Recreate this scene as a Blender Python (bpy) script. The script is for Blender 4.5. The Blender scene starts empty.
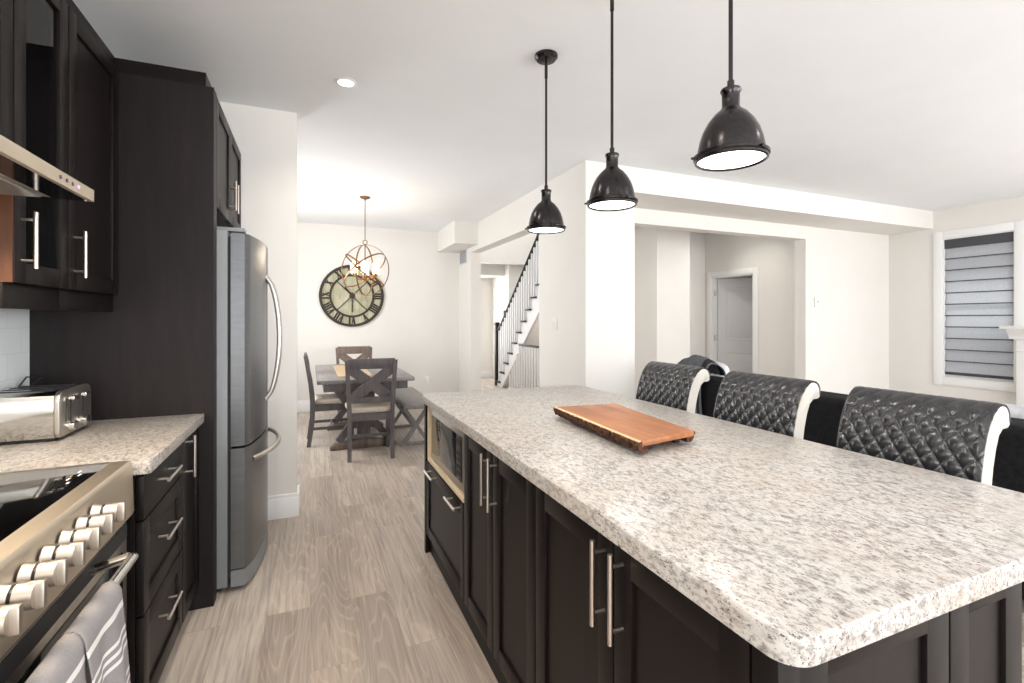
import bpy, bmesh, math, random
from mathutils import Vector, Matrix
random.seed(7)
C = bpy.context.scene.collection
S = bpy.context.scene
PI = math.pi

# ------------------------------------------------------------------ camera, world, daylight, exposure
cam_d = bpy.data.cameras.new('camera'); cam = bpy.data.objects.new('camera', cam_d); C.objects.link(cam)
cam.location = (0, 0, 1.34); cam.rotation_euler = (PI/2, 0, math.radians(-22.7))
cam_d.sensor_width = 36; cam_d.lens = 36*483/1024; cam_d.shift_y = -22/1024; cam_d.clip_start = .02
S.camera = cam
S.view_settings.view_transform = 'Standard'; S.view_settings.look = 'None'
S.view_settings.gamma = 1; S.view_settings.use_curve_mapping = False
S.view_settings.exposure = -0.02
W = bpy.data.worlds.new('sky'); S.world = W; W.use_nodes = True
W.node_tree.nodes['Background'].inputs[0].default_value = (.82, .9, 1, 1)
W.node_tree.nodes['Background'].inputs[1].default_value = 1.2

def area(name, loc, direction, sx, sy, power, col=(1, 1, 1)):
    l = bpy.data.lights.new(name, 'AREA'); l.shape = 'RECTANGLE'; l.size = sx; l.size_y = sy; l.energy = power; l.color = col
    o = bpy.data.objects.new(name, l); C.objects.link(o); o.location = loc
    o.rotation_euler = Vector(direction).to_track_quat('-Z', 'Z').to_euler(); return o
DAY = (.975, .985, 1)
# only the blind window is in view; the other sources are added for brightness
area('added_patio_daylight', (1.6, -2.97, 1.15), (0, 1, 0), 2.9, 2.1, 108, DAY)
area('added_rear_daylight', (5.2, -2.97, 1.5), (0, 1, 0), 2.5, 1.6, 180, DAY)
area('added_kitchen_daylight', (-1.05, -.9, 1.55), (1, 0, 0), 1.1, 1.0, 34, DAY)
area('added_living_daylight', (7.46, -.6, 1.48), (-1, 0, 0), 1.4, 1.75, 92, DAY)
area('added_dining_daylight', (-.88, 5.7, 1.5), (1, 0, 0), 1.5, 1.5, 60, DAY)
area('added_foyer_daylight', (2.95, 10.55, 1.35), (0, -1, 0), .8, 1.6, 45, DAY)
area('added_stairwell_fill', (3.3, 7.7, 4.4), (0, 0, -1), 1.6, 2.4, 45, DAY)  # unseen overhead fill added to the stairwell; the ceiling has no opening
area('daylight_blind_window', (7.72, 3.24, 1.48), (-1, 0, 0), .66, 1.75, 12, DAY)

# ------------------------------------------------------------------ materials
def lin(h):
    h = h.lstrip('#'); v = [int(h[i:i+2], 16)/255 for i in (0, 2, 4)]
    return tuple(x/12.92 if x <= .04045 else ((x+.055)/1.055)**2.4 for x in v)+(1,)
class NT:
    def __init__(s, name):
        s.m = bpy.data.materials.new(name); s.m.use_nodes = True; s.t = s.m.node_tree; s.n = s.t.nodes
        s.p = s.n['Principled BSDF']; s.out = s.n['Material Output']
    def add(s, typ, **kw):
        n = s.n.new(typ)
        for k, v in kw.items():
            if k.startswith('_'): setattr(n, k[1:], v)
            else:
                key = int(k[1:]) if k[0] == 'i' and k[1:].isdigit() else k.replace('__', ' ')
                n.inputs[key].default_value = v
        return n
    def link(s, a, b): s.t.links.new(a, b)
    def coords(s, scale=(1, 1, 1), rot=(0, 0, 0)):
        tc = s.add('ShaderNodeTexCoord'); mp = s.add('ShaderNodeMapping')
        mp.inputs['Scale'].default_value = scale; mp.inputs['Rotation'].default_value = rot
        s.link(tc.outputs['Object'], mp.inputs['Vector']); return mp.outputs['Vector']
    def noise(s, vec, scale, detail=4, rough=.55):
        n = s.add('ShaderNodeTexNoise'); n.inputs['Scale'].default_value = scale; n.inputs['Detail'].default_value = detail
        n.inputs['Roughness'].default_value = rough; s.link(vec, n.inputs['Vector']); return n.outputs[0]
    def ramp(s, fac, stops):
        r = s.add('ShaderNodeValToRGB'); e = r.color_ramp.elements
        while len(e) < len(stops): e.new(.5)
        for el, (p, c) in zip(e, stops): el.position = p; el.color = c if len(c) == 4 else tuple(c)+(1,)
        s.link(fac, r.inputs[0]); return r.outputs[0]
    def mix(s, fac, a, b, mode='MIX'):
        m = s.add('ShaderNodeMix'); m.data_type = 'RGBA'; m.blend_type = mode
        for i, v in ((0, fac), (6, a), (7, b)):
            if hasattr(v, 'is_linked') or isinstance(v, bpy.types.NodeSocket): s.link(v, m.inputs[i])
            else: m.inputs[i].default_value = v
        return m.outputs[2]
    def base(s, v):
        if isinstance(v, bpy.types.NodeSocket): s.link(v, s.p.inputs['Base Color'])
        else: s.p.inputs['Base Color'].default_value = v
    def bump(s, h, strength=.2, dist=.002):
        b = s.add('ShaderNodeBump'); b.inputs['Strength'].default_value = strength; b.inputs['Distance'].default_value = dist
        s.link(h, b.inputs['Height']); s.link(b.outputs[0], s.p.inputs['Normal'])
    def set(s, rough=None, metal=None, spec=None, coat=None):
        if rough is not None: s.p.inputs['Roughness'].default_value = rough
        if metal is not None: s.p.inputs['Metallic'].default_value = metal
        if spec is not None: s.p.inputs['Specular IOR Level'].default_value = spec
        if coat is not None: s.p.inputs['Coat Weight'].default_value = coat; s.p.inputs['Coat Roughness'].default_value = .1
def paint(name, c1, c2=None, rough=.6, scale=3, spec=.4, bump=0, bscale=200):
    m = NT(name); v = m.coords(); c1 = lin(c1); c2 = lin(c2) if c2 else c1
    m.base(m.ramp(m.noise(v, scale), [(.35, c1), (.65, c2)])); m.set(rough, spec=spec)
    if bump: m.bump(m.noise(v, bscale, 3), bump, .001)
    return m.m
def metal(name, c, rough=.3, c2=None, stretch=(1, 1, 1)):
    m = NT(name); v = m.coords(stretch); c1 = lin(c); c2 = lin(c2) if c2 else c1
    m.base(m.ramp(m.noise(v, 60, 3), [(.3, c1), (.7, c2)])); m.set(rough, 1); return m.m
def emit(name, c, strength):
    m = NT(name); m.base(lin(c)); m.p.inputs['Emission Color'].default_value = lin(c); m.p.inputs['Emission Strength'].default_value = strength; return m.m
def wood(name, dark, light, rough=.4, stretch=(40, 40, 2), bump=.08, spec=.5):
    m = NT(name); v = m.coords(stretch); n = m.noise(v, 1, 6, .65)
    m.base(m.ramp(n, [(.3, lin(dark)), (.7, lin(light))])); m.set(rough, spec=spec); m.bump(n, bump, .001); return m.m
def granite():
    m = NT('mottled_granite_laminate')
    v = m.coords((1, 1, 1)); vs = m.coords((85, 50, 85), (0, 0, .75)); vf = m.coords((190, 85, 190), (0, 0, .95))
    big = m.noise(v, 5, 4, .6); mid = m.noise(vs, 1, 5, .65); fine = m.noise(vf, 1, 4, .7); patch = m.noise(v, 9, 3)
    c = m.ramp(mid, [(.30, lin('#655f5d')), (.41, lin('#938d89')), (.52, lin('#b7b3ae')), (.75, lin('#c8c4bf'))])
    c = m.mix(m.ramp(big, [(.42, (0, 0, 0)), (.7, (.4, .4, .4))]), c, lin('#a8988a'))
    dk = m.ramp(fine, [(.385, (1, 1, 1)), (.415, (0, 0, 0))])
    dk2 = m.mix(1.0, dk, m.ramp(patch, [(.36, (.25, .25, .25)), (.55, (1, 1, 1))]), 'MULTIPLY')
    c = m.mix(dk2, c, lin('#3d3735'))
    sp = m.noise(m.coords((230, 150, 230), (0, 0, .6)), 1, 2, .5)
    c = m.mix(m.ramp(sp, [(.30, (.9, .9, .9)), (.345, (0, 0, 0))]), c, lin('#4a423e'))
    m.base(c); m.set(.32, spec=.5); return m.m
def floor_mat():
    m = NT('oak_plank_floor')
    tc = m.add('ShaderNodeTexCoord'); sx = m.add('ShaderNodeSeparateXYZ'); cx = m.add('ShaderNodeCombineXYZ')
    m.link(tc.outputs['Object'], sx.inputs[0]); m.link(sx.outputs[1], cx.inputs[0]); m.link(sx.outputs[0], cx.inputs[1])
    b = m.add('ShaderNodeTexBrick'); b.offset = .37; b.offset_frequency = 2
    for k, v in (('Color1', (0, 0, 0, 1)), ('Color2', (1, 1, 1, 1)), ('Mortar', (.5, .5, .5, 1)), ('Scale', 1), ('Mortar Size', .0016), ('Brick Width', 1.22), ('Row Height', .182), ('Bias', 0)):
        b.inputs[k].default_value = v
    m.link(cx.outputs[0], b.inputs['Vector'])
    mp = m.add('ShaderNodeMapping'); mp.inputs['Scale'].default_value = (2.4, 62, 1); 
    off = m.add('ShaderNodeVectorMath'); off.operation = 'MULTIPLY_ADD'; off.inputs[1].default_value = (7, 5, 3)
    m.link(b.outputs['Color'], off.inputs[0]); m.link(cx.outputs[0], off.inputs[2]); m.link(off.outputs[0], mp.inputs['Vector'])
    g = m.noise(mp.outputs[0], 1, 7, .62)
    mp2 = m.add('ShaderNodeMapping'); mp2.inputs['Scale'].default_value = (.75, 7.5, 1); m.link(off.outputs[0], mp2.inputs['Vector'])
    cn = m.noise(mp2.outputs[0], 1, 1, .35)
    mu = m.add('ShaderNodeMath'); mu.operation = 'MULTIPLY'; mu.inputs[1].default_value = 20; m.link(cn, mu.inputs[0])
    fr = m.add('ShaderNodeMath'); fr.operation = 'FRACT'; m.link(mu.outputs[0], fr.inputs[0])
    mp3 = m.add('ShaderNodeMapping'); mp3.inputs['Scale'].default_value = (.9, 3.2, 1); m.link(off.outputs[0], mp3.inputs['Vector'])
    pt = m.noise(mp3.outputs[0], 1, 4, .55)
    tone = m.ramp(b.outputs['Color'], [(0, lin('#b3a496')), (.5, lin('#c6b8aa')), (1, lin('#d5c8ba'))])
    c = m.mix(m.ramp(pt, [(.42, (.6, .6, .6)), (.6, (0, 0, 0))]), tone, lin('#948a82'))
    c = m.mix(m.ramp(g, [(.34, (.65, .65, .65)), (.55, (0, 0, 0))]), c, lin('#85776c'))
    c = m.mix(m.ramp(fr.outputs[0], [(0, (.17, .17, .17)), (.25, (0, 0, 0)), (.9, (0, 0, 0)), (1, (.17, .17, .17))]), c, lin('#ece2d6'))
    c = m.mix(m.ramp(b.outputs['Fac'], [(0, (0, 0, 0)), (1, (.6, .6, .6))]), c, lin('#9a8d82'))
    m.base(c); m.set(.38, spec=.45); m.bump(g, .06, .001); return m.m

M = {}
M['wall'] = paint('greige_wall_paint', '#ebe8e3', '#e9e6e1', .75, spec=.2)
M['ceil'] = paint('white_ceiling_paint', '#f3f5f7', '#f1f3f5', .85, spec=.1)
M['trim'] = paint('white_trim_paint', '#f2f2f1', None, .4)
M['floor'] = floor_mat()
M['granite'] = granite()
M['esp'] = wood('espresso_stained_wood', '#0d0a0a', '#181110', .42, (60, 60, 3), .05, .22)
M['espm'] = wood('espresso_side_panel_wood', '#191516', '#262021', .5, (25, 25, 2.5), .08, .25)
M['brownside'] = wood('brown_panel_wood', '#462817', '#5c3620', .45, (30, 30, 3), .05)  # browner than the rest of the cabinet
M['liner'] = wood('pale_maple_lining', '#d9c5a6', '#e6d6bc', .5, (20, 3, 20), .03)
M['kick'] = paint('toe_kick_black', '#151313', None, .6)
M['nickel'] = metal('brushed_nickel', '#d2cac2', .28)
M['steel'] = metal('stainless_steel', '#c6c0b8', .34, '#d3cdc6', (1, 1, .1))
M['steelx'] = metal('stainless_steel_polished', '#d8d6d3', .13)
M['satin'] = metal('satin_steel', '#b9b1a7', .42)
M['tintsteel'] = metal('steel_tinted_warm_light', '#d0c4b2', .45)  # stainless tinted tan, warm reflected light put into its colour
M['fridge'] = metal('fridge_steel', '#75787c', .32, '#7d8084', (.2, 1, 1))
M['fridgeside'] = paint('fridge_grey_enamel', '#85888b', None, .45)
M['gasket'] = paint('dark_rubber', '#2a2b2d', None, .6)
M['glassblk'] = paint('black_ceramic_glass', '#060607', None, .05, spec=.6)
M['ovenglass'] = paint('dark_oven_glass', '#0c0b0b', None, .08, spec=.6)
M['black'] = paint('black_plastic', '#131314', None, .35)
M['bronze'] = metal('oil_rubbed_bronze', '#3b393a', .24, '#464344')
M['bronzel'] = metal('antique_gold_iron', '#6e5440', .4, '#8f6c4c')
M['lampwhite'] = emit('glowing_diffuser', '#fffaf0', 5.0)
M['lampwarm'] = emit('glowing_candle_bulb', '#ffd9a0', 9.0)
M['down'] = emit('glowing_downlight_lens', '#fff6ea', 6.0)
M['hoodlamp'] = emit('glowing_hood_lamp', '#ffd9a8', 8.0)
M['btn'] = emit('hood_button_light', '#c9a8e0', .6)
M['btnoff'] = paint('purple_grey_button', '#5d4460', None, .3)
M['candle'] = emit('glowing_frosted_candle_glass', '#ffe9c4', 2.2)
M['leather'] = paint('charcoal_leather', '#262628', '#2e2e31', .25, 30, .7, .1, 400)
M['cream'] = paint('cream_leather', '#bfbab3', '#b8b3ac', .45, 12, .4, .1, 300)
M['darkleg'] = wood('black_brown_wood', '#1d1816', '#2b2421', .4, (30, 30, 3), .04)
M['greywood'] = wood('weathered_grey_wood', '#48434a', '#66615f', .45, (25, 25, 2.5), .06)
M['greytop'] = wood('weathered_grey_table_wood', '#6a6564', '#8b8683', .35, (30, 2.5, 30), .05)
M['brownchair'] = wood('brown_grey_wood', '#55463c', '#75655a', .45, (25, 25, 3), .06)
M['linen'] = paint('oatmeal_linen', '#c9bcab', '#d8ccbc', .9, 60, .1, .3, 500)
M['runner'] = wood('pale_bamboo_weave', '#b59a7a', '#d6bf9f', .6, (4, 60, 4), .1)
M['sofa'] = paint('black_sofa_fabric', '#161618', '#1f1f22', .9, 40, .15, .3, 600)
M['throw'] = paint('grey_throw_fabric', '#57585d', '#6a6b70', .95, 50, .1, .4, 300)
M['throwedge'] = paint('navy_throw_band', '#1d1e24', None, .95)
M['pillow'] = paint('pale_grey_pillow_cotton', '#b9bac0', '#d2d3d8', .9, 25, .1, .2, 300)
M['whitepillow'] = paint('white_pillow_cotton', '#e3e3e6', None, .9, 10, .1, .2, 300)
M['plate'] = paint('white_switch_plastic', '#efeeea', None, .4)
M['slab'] = paint('white_door_paint', '#dcdcdd', None, .35)
M['darkrail'] = wood('black_stained_rail_wood', '#131215', '#201e22', .6, (20, 3, 20), .03)
M['balu'] = paint('white_baluster_paint', '#eeeef0', None, .45)
M['cassette'] = paint('charcoal_blind_cassette', '#4a4b4e', None, .7)
M['ventm'] = paint('vent_white_metal', '#cfd2d6', None, .5)
M['clockf'] = paint('clock_iron', '#2f2823', '#40362e', .6, 30)
def boardmat():
    m = NT('live_edge_cherry_wood'); v = m.coords((18, 2.2, 18)); n = m.noise(v, 1, 6, .6); k = m.noise(m.coords(), 7, 2)
    c = m.ramp(n, [(.3, lin('#7d4a2a')), (.5, lin('#9c6138')), (.72, lin('#b5794a'))])
    c = m.mix(m.ramp(k, [(.55, (0, 0, 0)), (.75, (.5, .5, .5))]), c, lin('#74411f')); m.base(c); m.set(.42); return m.m
M['board'] = boardmat()
M['sapwood'] = wood('pale_sapwood', '#dcae7c', '#efcfa4', .5, (18, 2, 18), .03)
M['bark'] = paint('dark_tree_bark', '#2c1c16', '#6d4c3a', .9, 55, .2, 1, 90)
def tilemat():
    m = NT('white_glass_subway_tile'); tc = m.add('ShaderNodeTexCoord'); sx = m.add('ShaderNodeSeparateXYZ'); cx = m.add('ShaderNodeCombineXYZ')
    m.link(tc.outputs['Object'], sx.inputs[0]); m.link(sx.outputs[1], cx.inputs[0]); m.link(sx.outputs[2], cx.inputs[1])
    b = m.add('ShaderNodeTexBrick')
    for k, v in (('Color1', lin('#eef2f3')), ('Color2', lin('#e9eeef')), ('Mortar', lin('#dde3e5')), ('Scale', 1), ('Mortar Size', .0016), ('Brick Width', .2), ('Row Height', .1)): b.inputs[k].default_value = v
    m.link(cx.outputs[0], b.inputs['Vector']); m.base(b.outputs[0]); m.set(.12); return m.m
M['tile'] = tilemat()
def clockface():
    m = NT('weathered_cream_planks'); tc = m.add('ShaderNodeTexCoord'); sx = m.add('ShaderNodeSeparateXYZ'); m.link(tc.outputs['Object'], sx.inputs[0])
    mm = m.add('ShaderNodeMath'); mm.operation = 'FRACT'; mu = m.add('ShaderNodeMath'); mu.operation = 'MULTIPLY'; mu.inputs[1].default_value = 7.5
    m.link(sx.outputs[0], mu.inputs[0]); m.link(mu.outputs[0], mm.inputs[0])
    n = m.noise(m.coords((12, 12, 3)), 1, 6, .65)
    c = m.ramp(n, [(.3, lin('#8f8a70')), (.5, lin('#b3af95')), (.7, lin('#c9c5ad'))])
    c = m.mix(m.ramp(mm.outputs[0], [(0, (.7, .7, .7)), (.05, (0, 0, 0)), (1, (0, 0, 0))]), c, lin('#6d6956')); m.base(c); m.set(.8); return m.m
M['clockface'] = clockface()
def towelmat():
    m = NT('grey_white_striped_cotton'); tc = m.add('ShaderNodeTexCoord'); uv = m.add('ShaderNodeSeparateXYZ'); m.link(tc.outputs['UV'], uv.inputs[0])
    st = m.ramp(uv.outputs[1], [(0, (0, 0, 0))]); r = m.n[-1]; e = r.color_ramp.elements; r.color_ramp.interpolation = 'CONSTANT'
    pts = [(.0, 0), (.04, 1), (.055, 0), (.075, 1), (.09, 0), (.11, 1), (.125, 0), (.20, 1), (.212, 0), (.228, 1), (.24, 0), (.256, 1), (.268, 0), (.34, 1), (.352, 0), (.368, 1), (.38, 0), (.396, 1), (.408, 0), (.47, 1), (.49, 0), (.66, 1), (.69, 0)]
    while len(e) < len(pts): e.new(.99)
    for el, (p, c) in zip(e, pts): el.position = p; el.color = (c, c, c, 1)
    nz = m.noise(m.coords(), 700, 2)
    c = m.mix(st, m.mix(.6, lin('#93908f'), m.ramp(nz, [(.3, lin('#7f7b7d')), (.7, lin('#a9a5a6'))])), lin('#e6e2e0'))
    m.base(c); m.set(.95, spec=.1); m.bump(nz, .4, .001); return m.m
M['towel'] = towelmat()
def blindmat():
    m = NT('grey_woven_blind_fabric'); v = m.coords((3, 60, 260)); n = m.noise(v, 1, 4)
    c = m.ramp(n, [(.3, lin('#b4b6ba')), (.7, lin('#cfd1d5'))]); m.base(c); m.set(.9, spec=.1)
    tr = m.add('ShaderNodeBsdfTranslucent'); m.link(c, tr.inputs[0]); mx = m.add('ShaderNodeMixShader'); mx.inputs[0].default_value = .25
    m.link(m.p.outputs[0], mx.inputs[1]); m.link(tr.outputs[0], mx.inputs[2]); m.link(mx.outputs[0], m.out.inputs[0]); return m.m
M['blind'] = blindmat()
def glassmat(name, tint=(1, 1, 1, 1)):
    m = NT(name); fr = m.add('ShaderNodeFresnel'); fr.inputs[0].default_value = 1.5
    t = m.add('ShaderNodeBsdfTransparent'); t.inputs[0].default_value = tint; g = m.add('ShaderNodeBsdfGlossy'); g.inputs['Roughness'].default_value = .02
    mx = m.add('ShaderNodeMixShader'); m.link(fr.outputs[0], mx.inputs[0]); m.link(t.outputs[0], mx.inputs[1]); m.link(g.outputs[0], mx.inputs[2])
    m.link(mx.outputs[0], m.out.inputs[0]); return m.m
M['glass'] = glassmat('clear_pane_glass', (.95, .97, .97, 1))

# ------------------------------------------------------------------ mesh helpers
LOC = {}
class MB:
    def __init__(s): s.bm = bmesh.new(); s.M = Matrix.Identity(4); s.uv = None
    def v(s, p): return s.bm.verts.new(s.M @ Vector(p))
    def box(s, x0, x1, y0, y1, z0, z1, bev=0, seg=2):
        vs = [s.v((x, y, z)) for x in (x0, x1) for y in (y0, y1) for z in (z0, z1)]
        fs = [s.bm.faces.new([vs[i] for i in f]) for f in ((0, 1, 3, 2), (4, 6, 7, 5), (0, 4, 5, 1), (2, 3, 7, 6), (0, 2, 6, 4), (1, 5, 7, 3))]
        bmesh.ops.recalc_face_normals(s.bm, faces=fs)
        if bev:
            es = list({e for f in fs for e in f.edges})
            bmesh.ops.bevel(s.bm, geom=es, offset=bev, segments=seg, profile=.5, affect='EDGES', clamp_overlap=True)
        return s
    def rings(s, rings, closed_ends=True, loop=True, wrap=False):
        R = [[s.v(p) for p in r] for r in rings]; n = len(R[0]); fs = []
        pairs = list(zip(R, R[1:])) + ([(R[-1], R[0])] if wrap else [])
        for a, b in pairs:
            for i in range(n if loop else n-1):
                j = (i+1) % n
                try: fs.append(s.bm.faces.new((a[i], a[j], b[j], b[i])))
                except ValueError: pass
        if closed_ends and not wrap:
            fs.append(s.bm.faces.new(list(reversed(R[0])))); fs.append(s.bm.faces.new(R[-1]))
        bmesh.ops.recalc_face_normals(s.bm, faces=fs); return s
    def cyl(s, p0, p1, r0, r1=None, seg=16):
        r1 = r0 if r1 is None else r1; p0 = Vector(p0); p1 = Vector(p1); d = (p1-p0).normalized()
        a = d.orthogonal().normalized(); b = d.cross(a)
        ring = lambda p, r: [p+(a*math.cos(t)+b*math.sin(t))*r for t in [2*PI*i/seg for i in range(seg)]]
        return s.rings([ring(p0, r0), ring(p1, r1)])
    def tube(s, pts, r, seg=8, wrap=False, sq=None):
        pts = [Vector(p) for p in pts]; n = len(pts); rings = []; a = None
        for i, p in enumerate(pts):
            d = (pts[(i+1) % n]-pts[i-1]) if wrap else (pts[min(i+1, n-1)]-pts[max(i-1, 0)])
            d.normalize()
            if a is None: a = d.orthogonal().normalized()
            a = (a-d*a.dot(d)).normalized(); b = d.cross(a); rr = r[i] if isinstance(r, (list, tuple)) else r
            rings.append([p+(a*math.cos(t)+b*math.sin(t))*rr for t in [2*PI*k/seg for k in range(seg)]])
        return s.rings(rings, wrap=wrap)
    def lathe(s, prof, c, seg=32, closed=True):
        rings = [[Vector((c[0]+r*math.cos(t), c[1]+r*math.sin(t), c[2]+z)) for t in [2*PI*k/seg for k in range(seg)]] for r, z in prof]
        return s.rings(rings, closed_ends=closed)
    def prism(s, poly, axis, a0, a1, bev=0):
        f = {'x': lambda p, a: (a, p[0], p[1]), 'y': lambda p, a: (p[0], a, p[1]), 'z': lambda p, a: (p[0], p[1], a)}[axis]
        n0 = set(s.bm.edges); s.rings([[f(p, a0) for p in poly], [f(p, a1) for p in poly]])
        if bev:
            es = [e for e in s.bm.edges if e not in n0]
            bmesh.ops.bevel(s.bm, geom=es, offset=bev, segments=2, profile=.5, affect='EDGES', clamp_overlap=True)
        return s
    def bar(s, p0, p1, w, t, normal):
        p0 = Vector(p0); p1 = Vector(p1); d = (p1-p0).normalized(); n = Vector(normal).normalized(); u = d.cross(n).normalized()
        q = lambda p: [p+u*w/2+n*t/2, p-u*w/2+n*t/2, p-u*w/2-n*t/2, p+u*w/2-n*t/2]
        return s.rings([q(p0), q(p1)])
    def post(s, pts):    # pts: (x, y, z, sx, sy)
        return s.rings([[(x-a/2, y-b/2, z), (x+a/2, y-b/2, z), (x+a/2, y+b/2, z), (x-a/2, y+b/2, z)] for x, y, z, a, b in pts])
    def grid(s, P, thick=0):     # P[i][j] points; thick: closed sheet offset along -normal
        n, m = len(P), len(P[0]); P = [[Vector(p) for p in r] for r in P]
        V = [[s.v(p) for p in r] for r in P]; fs = []
        for i in range(n-1):
            for j in range(m-1): fs.append(s.bm.faces.new((V[i][j], V[i+1][j], V[i+1][j+1], V[i][j+1])))
        if thick:
            B = []
            for i in range(n):
                row = []
                for j in range(m):
                    du = P[min(i+1, n-1)][j]-P[max(i-1, 0)][j]; dv = P[i][min(j+1, m-1)]-P[i][max(j-1, 0)]
                    row.append(s.v(P[i][j]-du.cross(dv).normalized()*thick))
                B.append(row)
            for i in range(n-1):
                for j in range(m-1): fs.append(s.bm.faces.new((B[i][j], B[i][j+1], B[i+1][j+1], B[i+1][j])))
            for i in range(n-1):
                fs.append(s.bm.faces.new((V[i][0], B[i][0], B[i+1][0], V[i+1][0]))); fs.append(s.bm.faces.new((V[i][-1], V[i+1][-1], B[i+1][-1], B[i][-1])))
            for j in range(m-1):
                fs.append(s.bm.faces.new((V[0][j], V[0][j+1], B[0][j+1], B[0][j]))); fs.append(s.bm.faces.new((V[-1][j], B[-1][j], B[-1][j+1], V[-1][j+1])))
            bmesh.ops.recalc_face_normals(s.bm, faces=fs)
        return s
    def sphere(s, c, r, sc=(1, 1, 1), seg=16):
        g = bmesh.ops.create_uvsphere(s.bm, u_segments=seg, v_segments=seg//2+2, radius=r)
        bmesh.ops.transform(s.bm, matrix=s.M @ Matrix.Translation(c) @ Matrix.Diagonal((*sc, 1)), verts=g['verts']); return s
    def build(s, name, mat, parent=None, smooth=True, origin=None, angle=35):
        vs = [v.co for v in s.bm.verts]
        if parent is not None: o0 = LOC[parent.name]
        elif origin is not None: o0 = Vector(origin)
        else:
            mn = [min(v[i] for v in vs) for i in range(3)]; mx = [max(v[i] for v in vs) for i in range(3)]
            o0 = Vector(((mn[0]+mx[0])/2, (mn[1]+mx[1])/2, mn[2]))
        for v in s.bm.verts: v.co = v.co-o0
        me = bpy.data.meshes.new(name); s.bm.to_mesh(me); s.bm.free()
        mats = mat if isinstance(mat, list) else [mat]
        for mm in mats: me.materials.append(M[mm])
        if smooth:
            me.shade_smooth(); me.set_sharp_from_angle(angle=math.radians(angle))
        o = bpy.data.objects.new(name, me); C.objects.link(o)
        if parent is not None: o.parent = parent
        else: o.location = o0
        LOC[o.name] = Vector(o0); return o
def thing(name, loc, label, cat, group=None):
    o = bpy.data.objects.new(name, None); C.objects.link(o); o.location = loc; o.empty_display_size = .1
    LOC[o.name] = Vector(loc); return tag(o, label, cat, group)
def tag(o, label, cat, group=None):
    o['label'] = label; o['category'] = cat
    if group: o['group'] = group
    return o
def struct(o): o['kind'] = 'structure'; return o
def dup(root, loc, rz=None, label=None, group=None):
    r = root.copy(); C.objects.link(r); r.location = loc
    if rz is not None: r.rotation_euler = (0, 0, rz)
    if label: r['label'] = label
    if group: r['group'] = group
    for ch in list(root.children):
        c = ch.copy(); C.objects.link(c); c.parent = r
        for g in list(ch.children):
            d = g.copy(); C.objects.link(d); d.parent = c
    return r
def frame(o, u, out):     # local (u, out, z) -> world
    m = Matrix.Identity(4); u = Vector(u); n = Vector(out)
    for i in range(3): m[i][0] = u[i]; m[i][1] = n[i]; m[i][2] = (0, 0, 1)[i]; m[i][3] = o[i]
    return m
def shaker(o, u, out, w, h, stile=.06, t=.02, rec=.009, panel=True):
    m = MB(); m.M = frame(o, u, out); b = .0015
    m.box(0, stile, 0, t, 0, h, b); m.box(w-stile, w, 0, t, 0, h, b); m.box(stile-.001, w-stile+.001, 0, t, 0, stile, b); m.box(stile-.001, w-stile+.001, 0, t, h-stile, h, b)
    if panel: m.box(stile-.002, w-stile+.002, .001, t-rec, stile-.002, h-stile+.002)
    return m
def handle(o, u, out, L, vertical=True, so=.032, r=.006):
    m = MB(); m.M = frame(o, u, out); q = L*.5; p = L*.36
    ax = (lambda a: (0, so, a)) if vertical else (lambda a: (a, so, 0)); bs = (lambda a: (0, 0, a)) if vertical else (lambda a: (a, 0, 0))
    m.cyl(ax(-q), ax(q), r, seg=14)
    for s in (-1, 1): m.cyl(bs(s*p), ax(s*p), r*.72, seg=10)
    return m

# ------------------------------------------------------------------ setting: shell
ZC = 2.75
def sbox(name, boxes, mat, bev=0):
    m = MB()
    for b in boxes: m.box(*b, bev=bev)
    return struct(m.build(name, mat, smooth=False, origin=(0, 0, 0)))
sbox('floor', [(-1.3, 7.8, -3.2, 11.4, -.1, 0)], 'floor')
sbox('ceiling', [(-1.3, 2.41, -3.2, 7.8, ZC, ZC+.1), (2.41, 7.8, -3.2, 4.37, ZC, ZC+.1), (2.41, 7.8, 4.37, 6.0, ZC, ZC+.1), (2.41, 3.46, 9.46, 11.4, ZC, ZC+.1),
                 (3.46, 4.45, 9.46, 11.4, ZC, ZC+.1), (4.45, 7.8, 6.0, 11.4, ZC, ZC+.1), (2.3, 4.6, 5.9, 9.5, 4.5, 4.6)], 'ceil')
# openings are cut by building the walls round them
sbox('wall_kitchen', [(-1.22, -1.08, -3.2, -1.5, 0, ZC), (-1.22, -1.08, -1.5, -.3, 0, 1.0), (-1.22, -1.08, -1.5, -.3, 2.1, ZC), (-1.22, -1.08, -.3, 3.61, 0, ZC)], 'wall')
sbox('wall_fridge', [(-1.22, -.083, 3.61, 3.76, 0, ZC)], 'wall')
sbox('wall_dining', [(-1.05, -.91, 3.76, 4.9, 0, ZC), (-1.05, -.91, 4.9, 6.5, 0, .7), (-1.05, -.91, 4.9, 6.5, 2.3, ZC), (-1.05, -.91, 6.5, 7.79, 0, ZC)], 'wall')
sbox('wall_far', [(-.91, 2.25, 7.65, 7.79, 0, ZC)], 'wall')
TW = 2.41
sbox('wall_stair', [(2.25, TW, 3.69, 4.63, 0, ZC), (2.25, TW, 4.63, 7.0, 2.36, ZC), (2.25, TW, 7.0, 11.1, 0, ZC)], 'wall')
sbox('wall_column', [(TW, 2.776, 3.69, 4.21, 0, ZC)], 'wall')
sbox('trim_1', [(1.9, 2.25, 6.65, 7.65, 2.43, ZC)], 'wall')                      # boxed bulkhead in the dining corner
sbox('trim_2', [(2.776, 7.49, 3.69, 4.21, 2.52, ZC)], 'wall')                     # bulkhead over the living room recess
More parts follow.
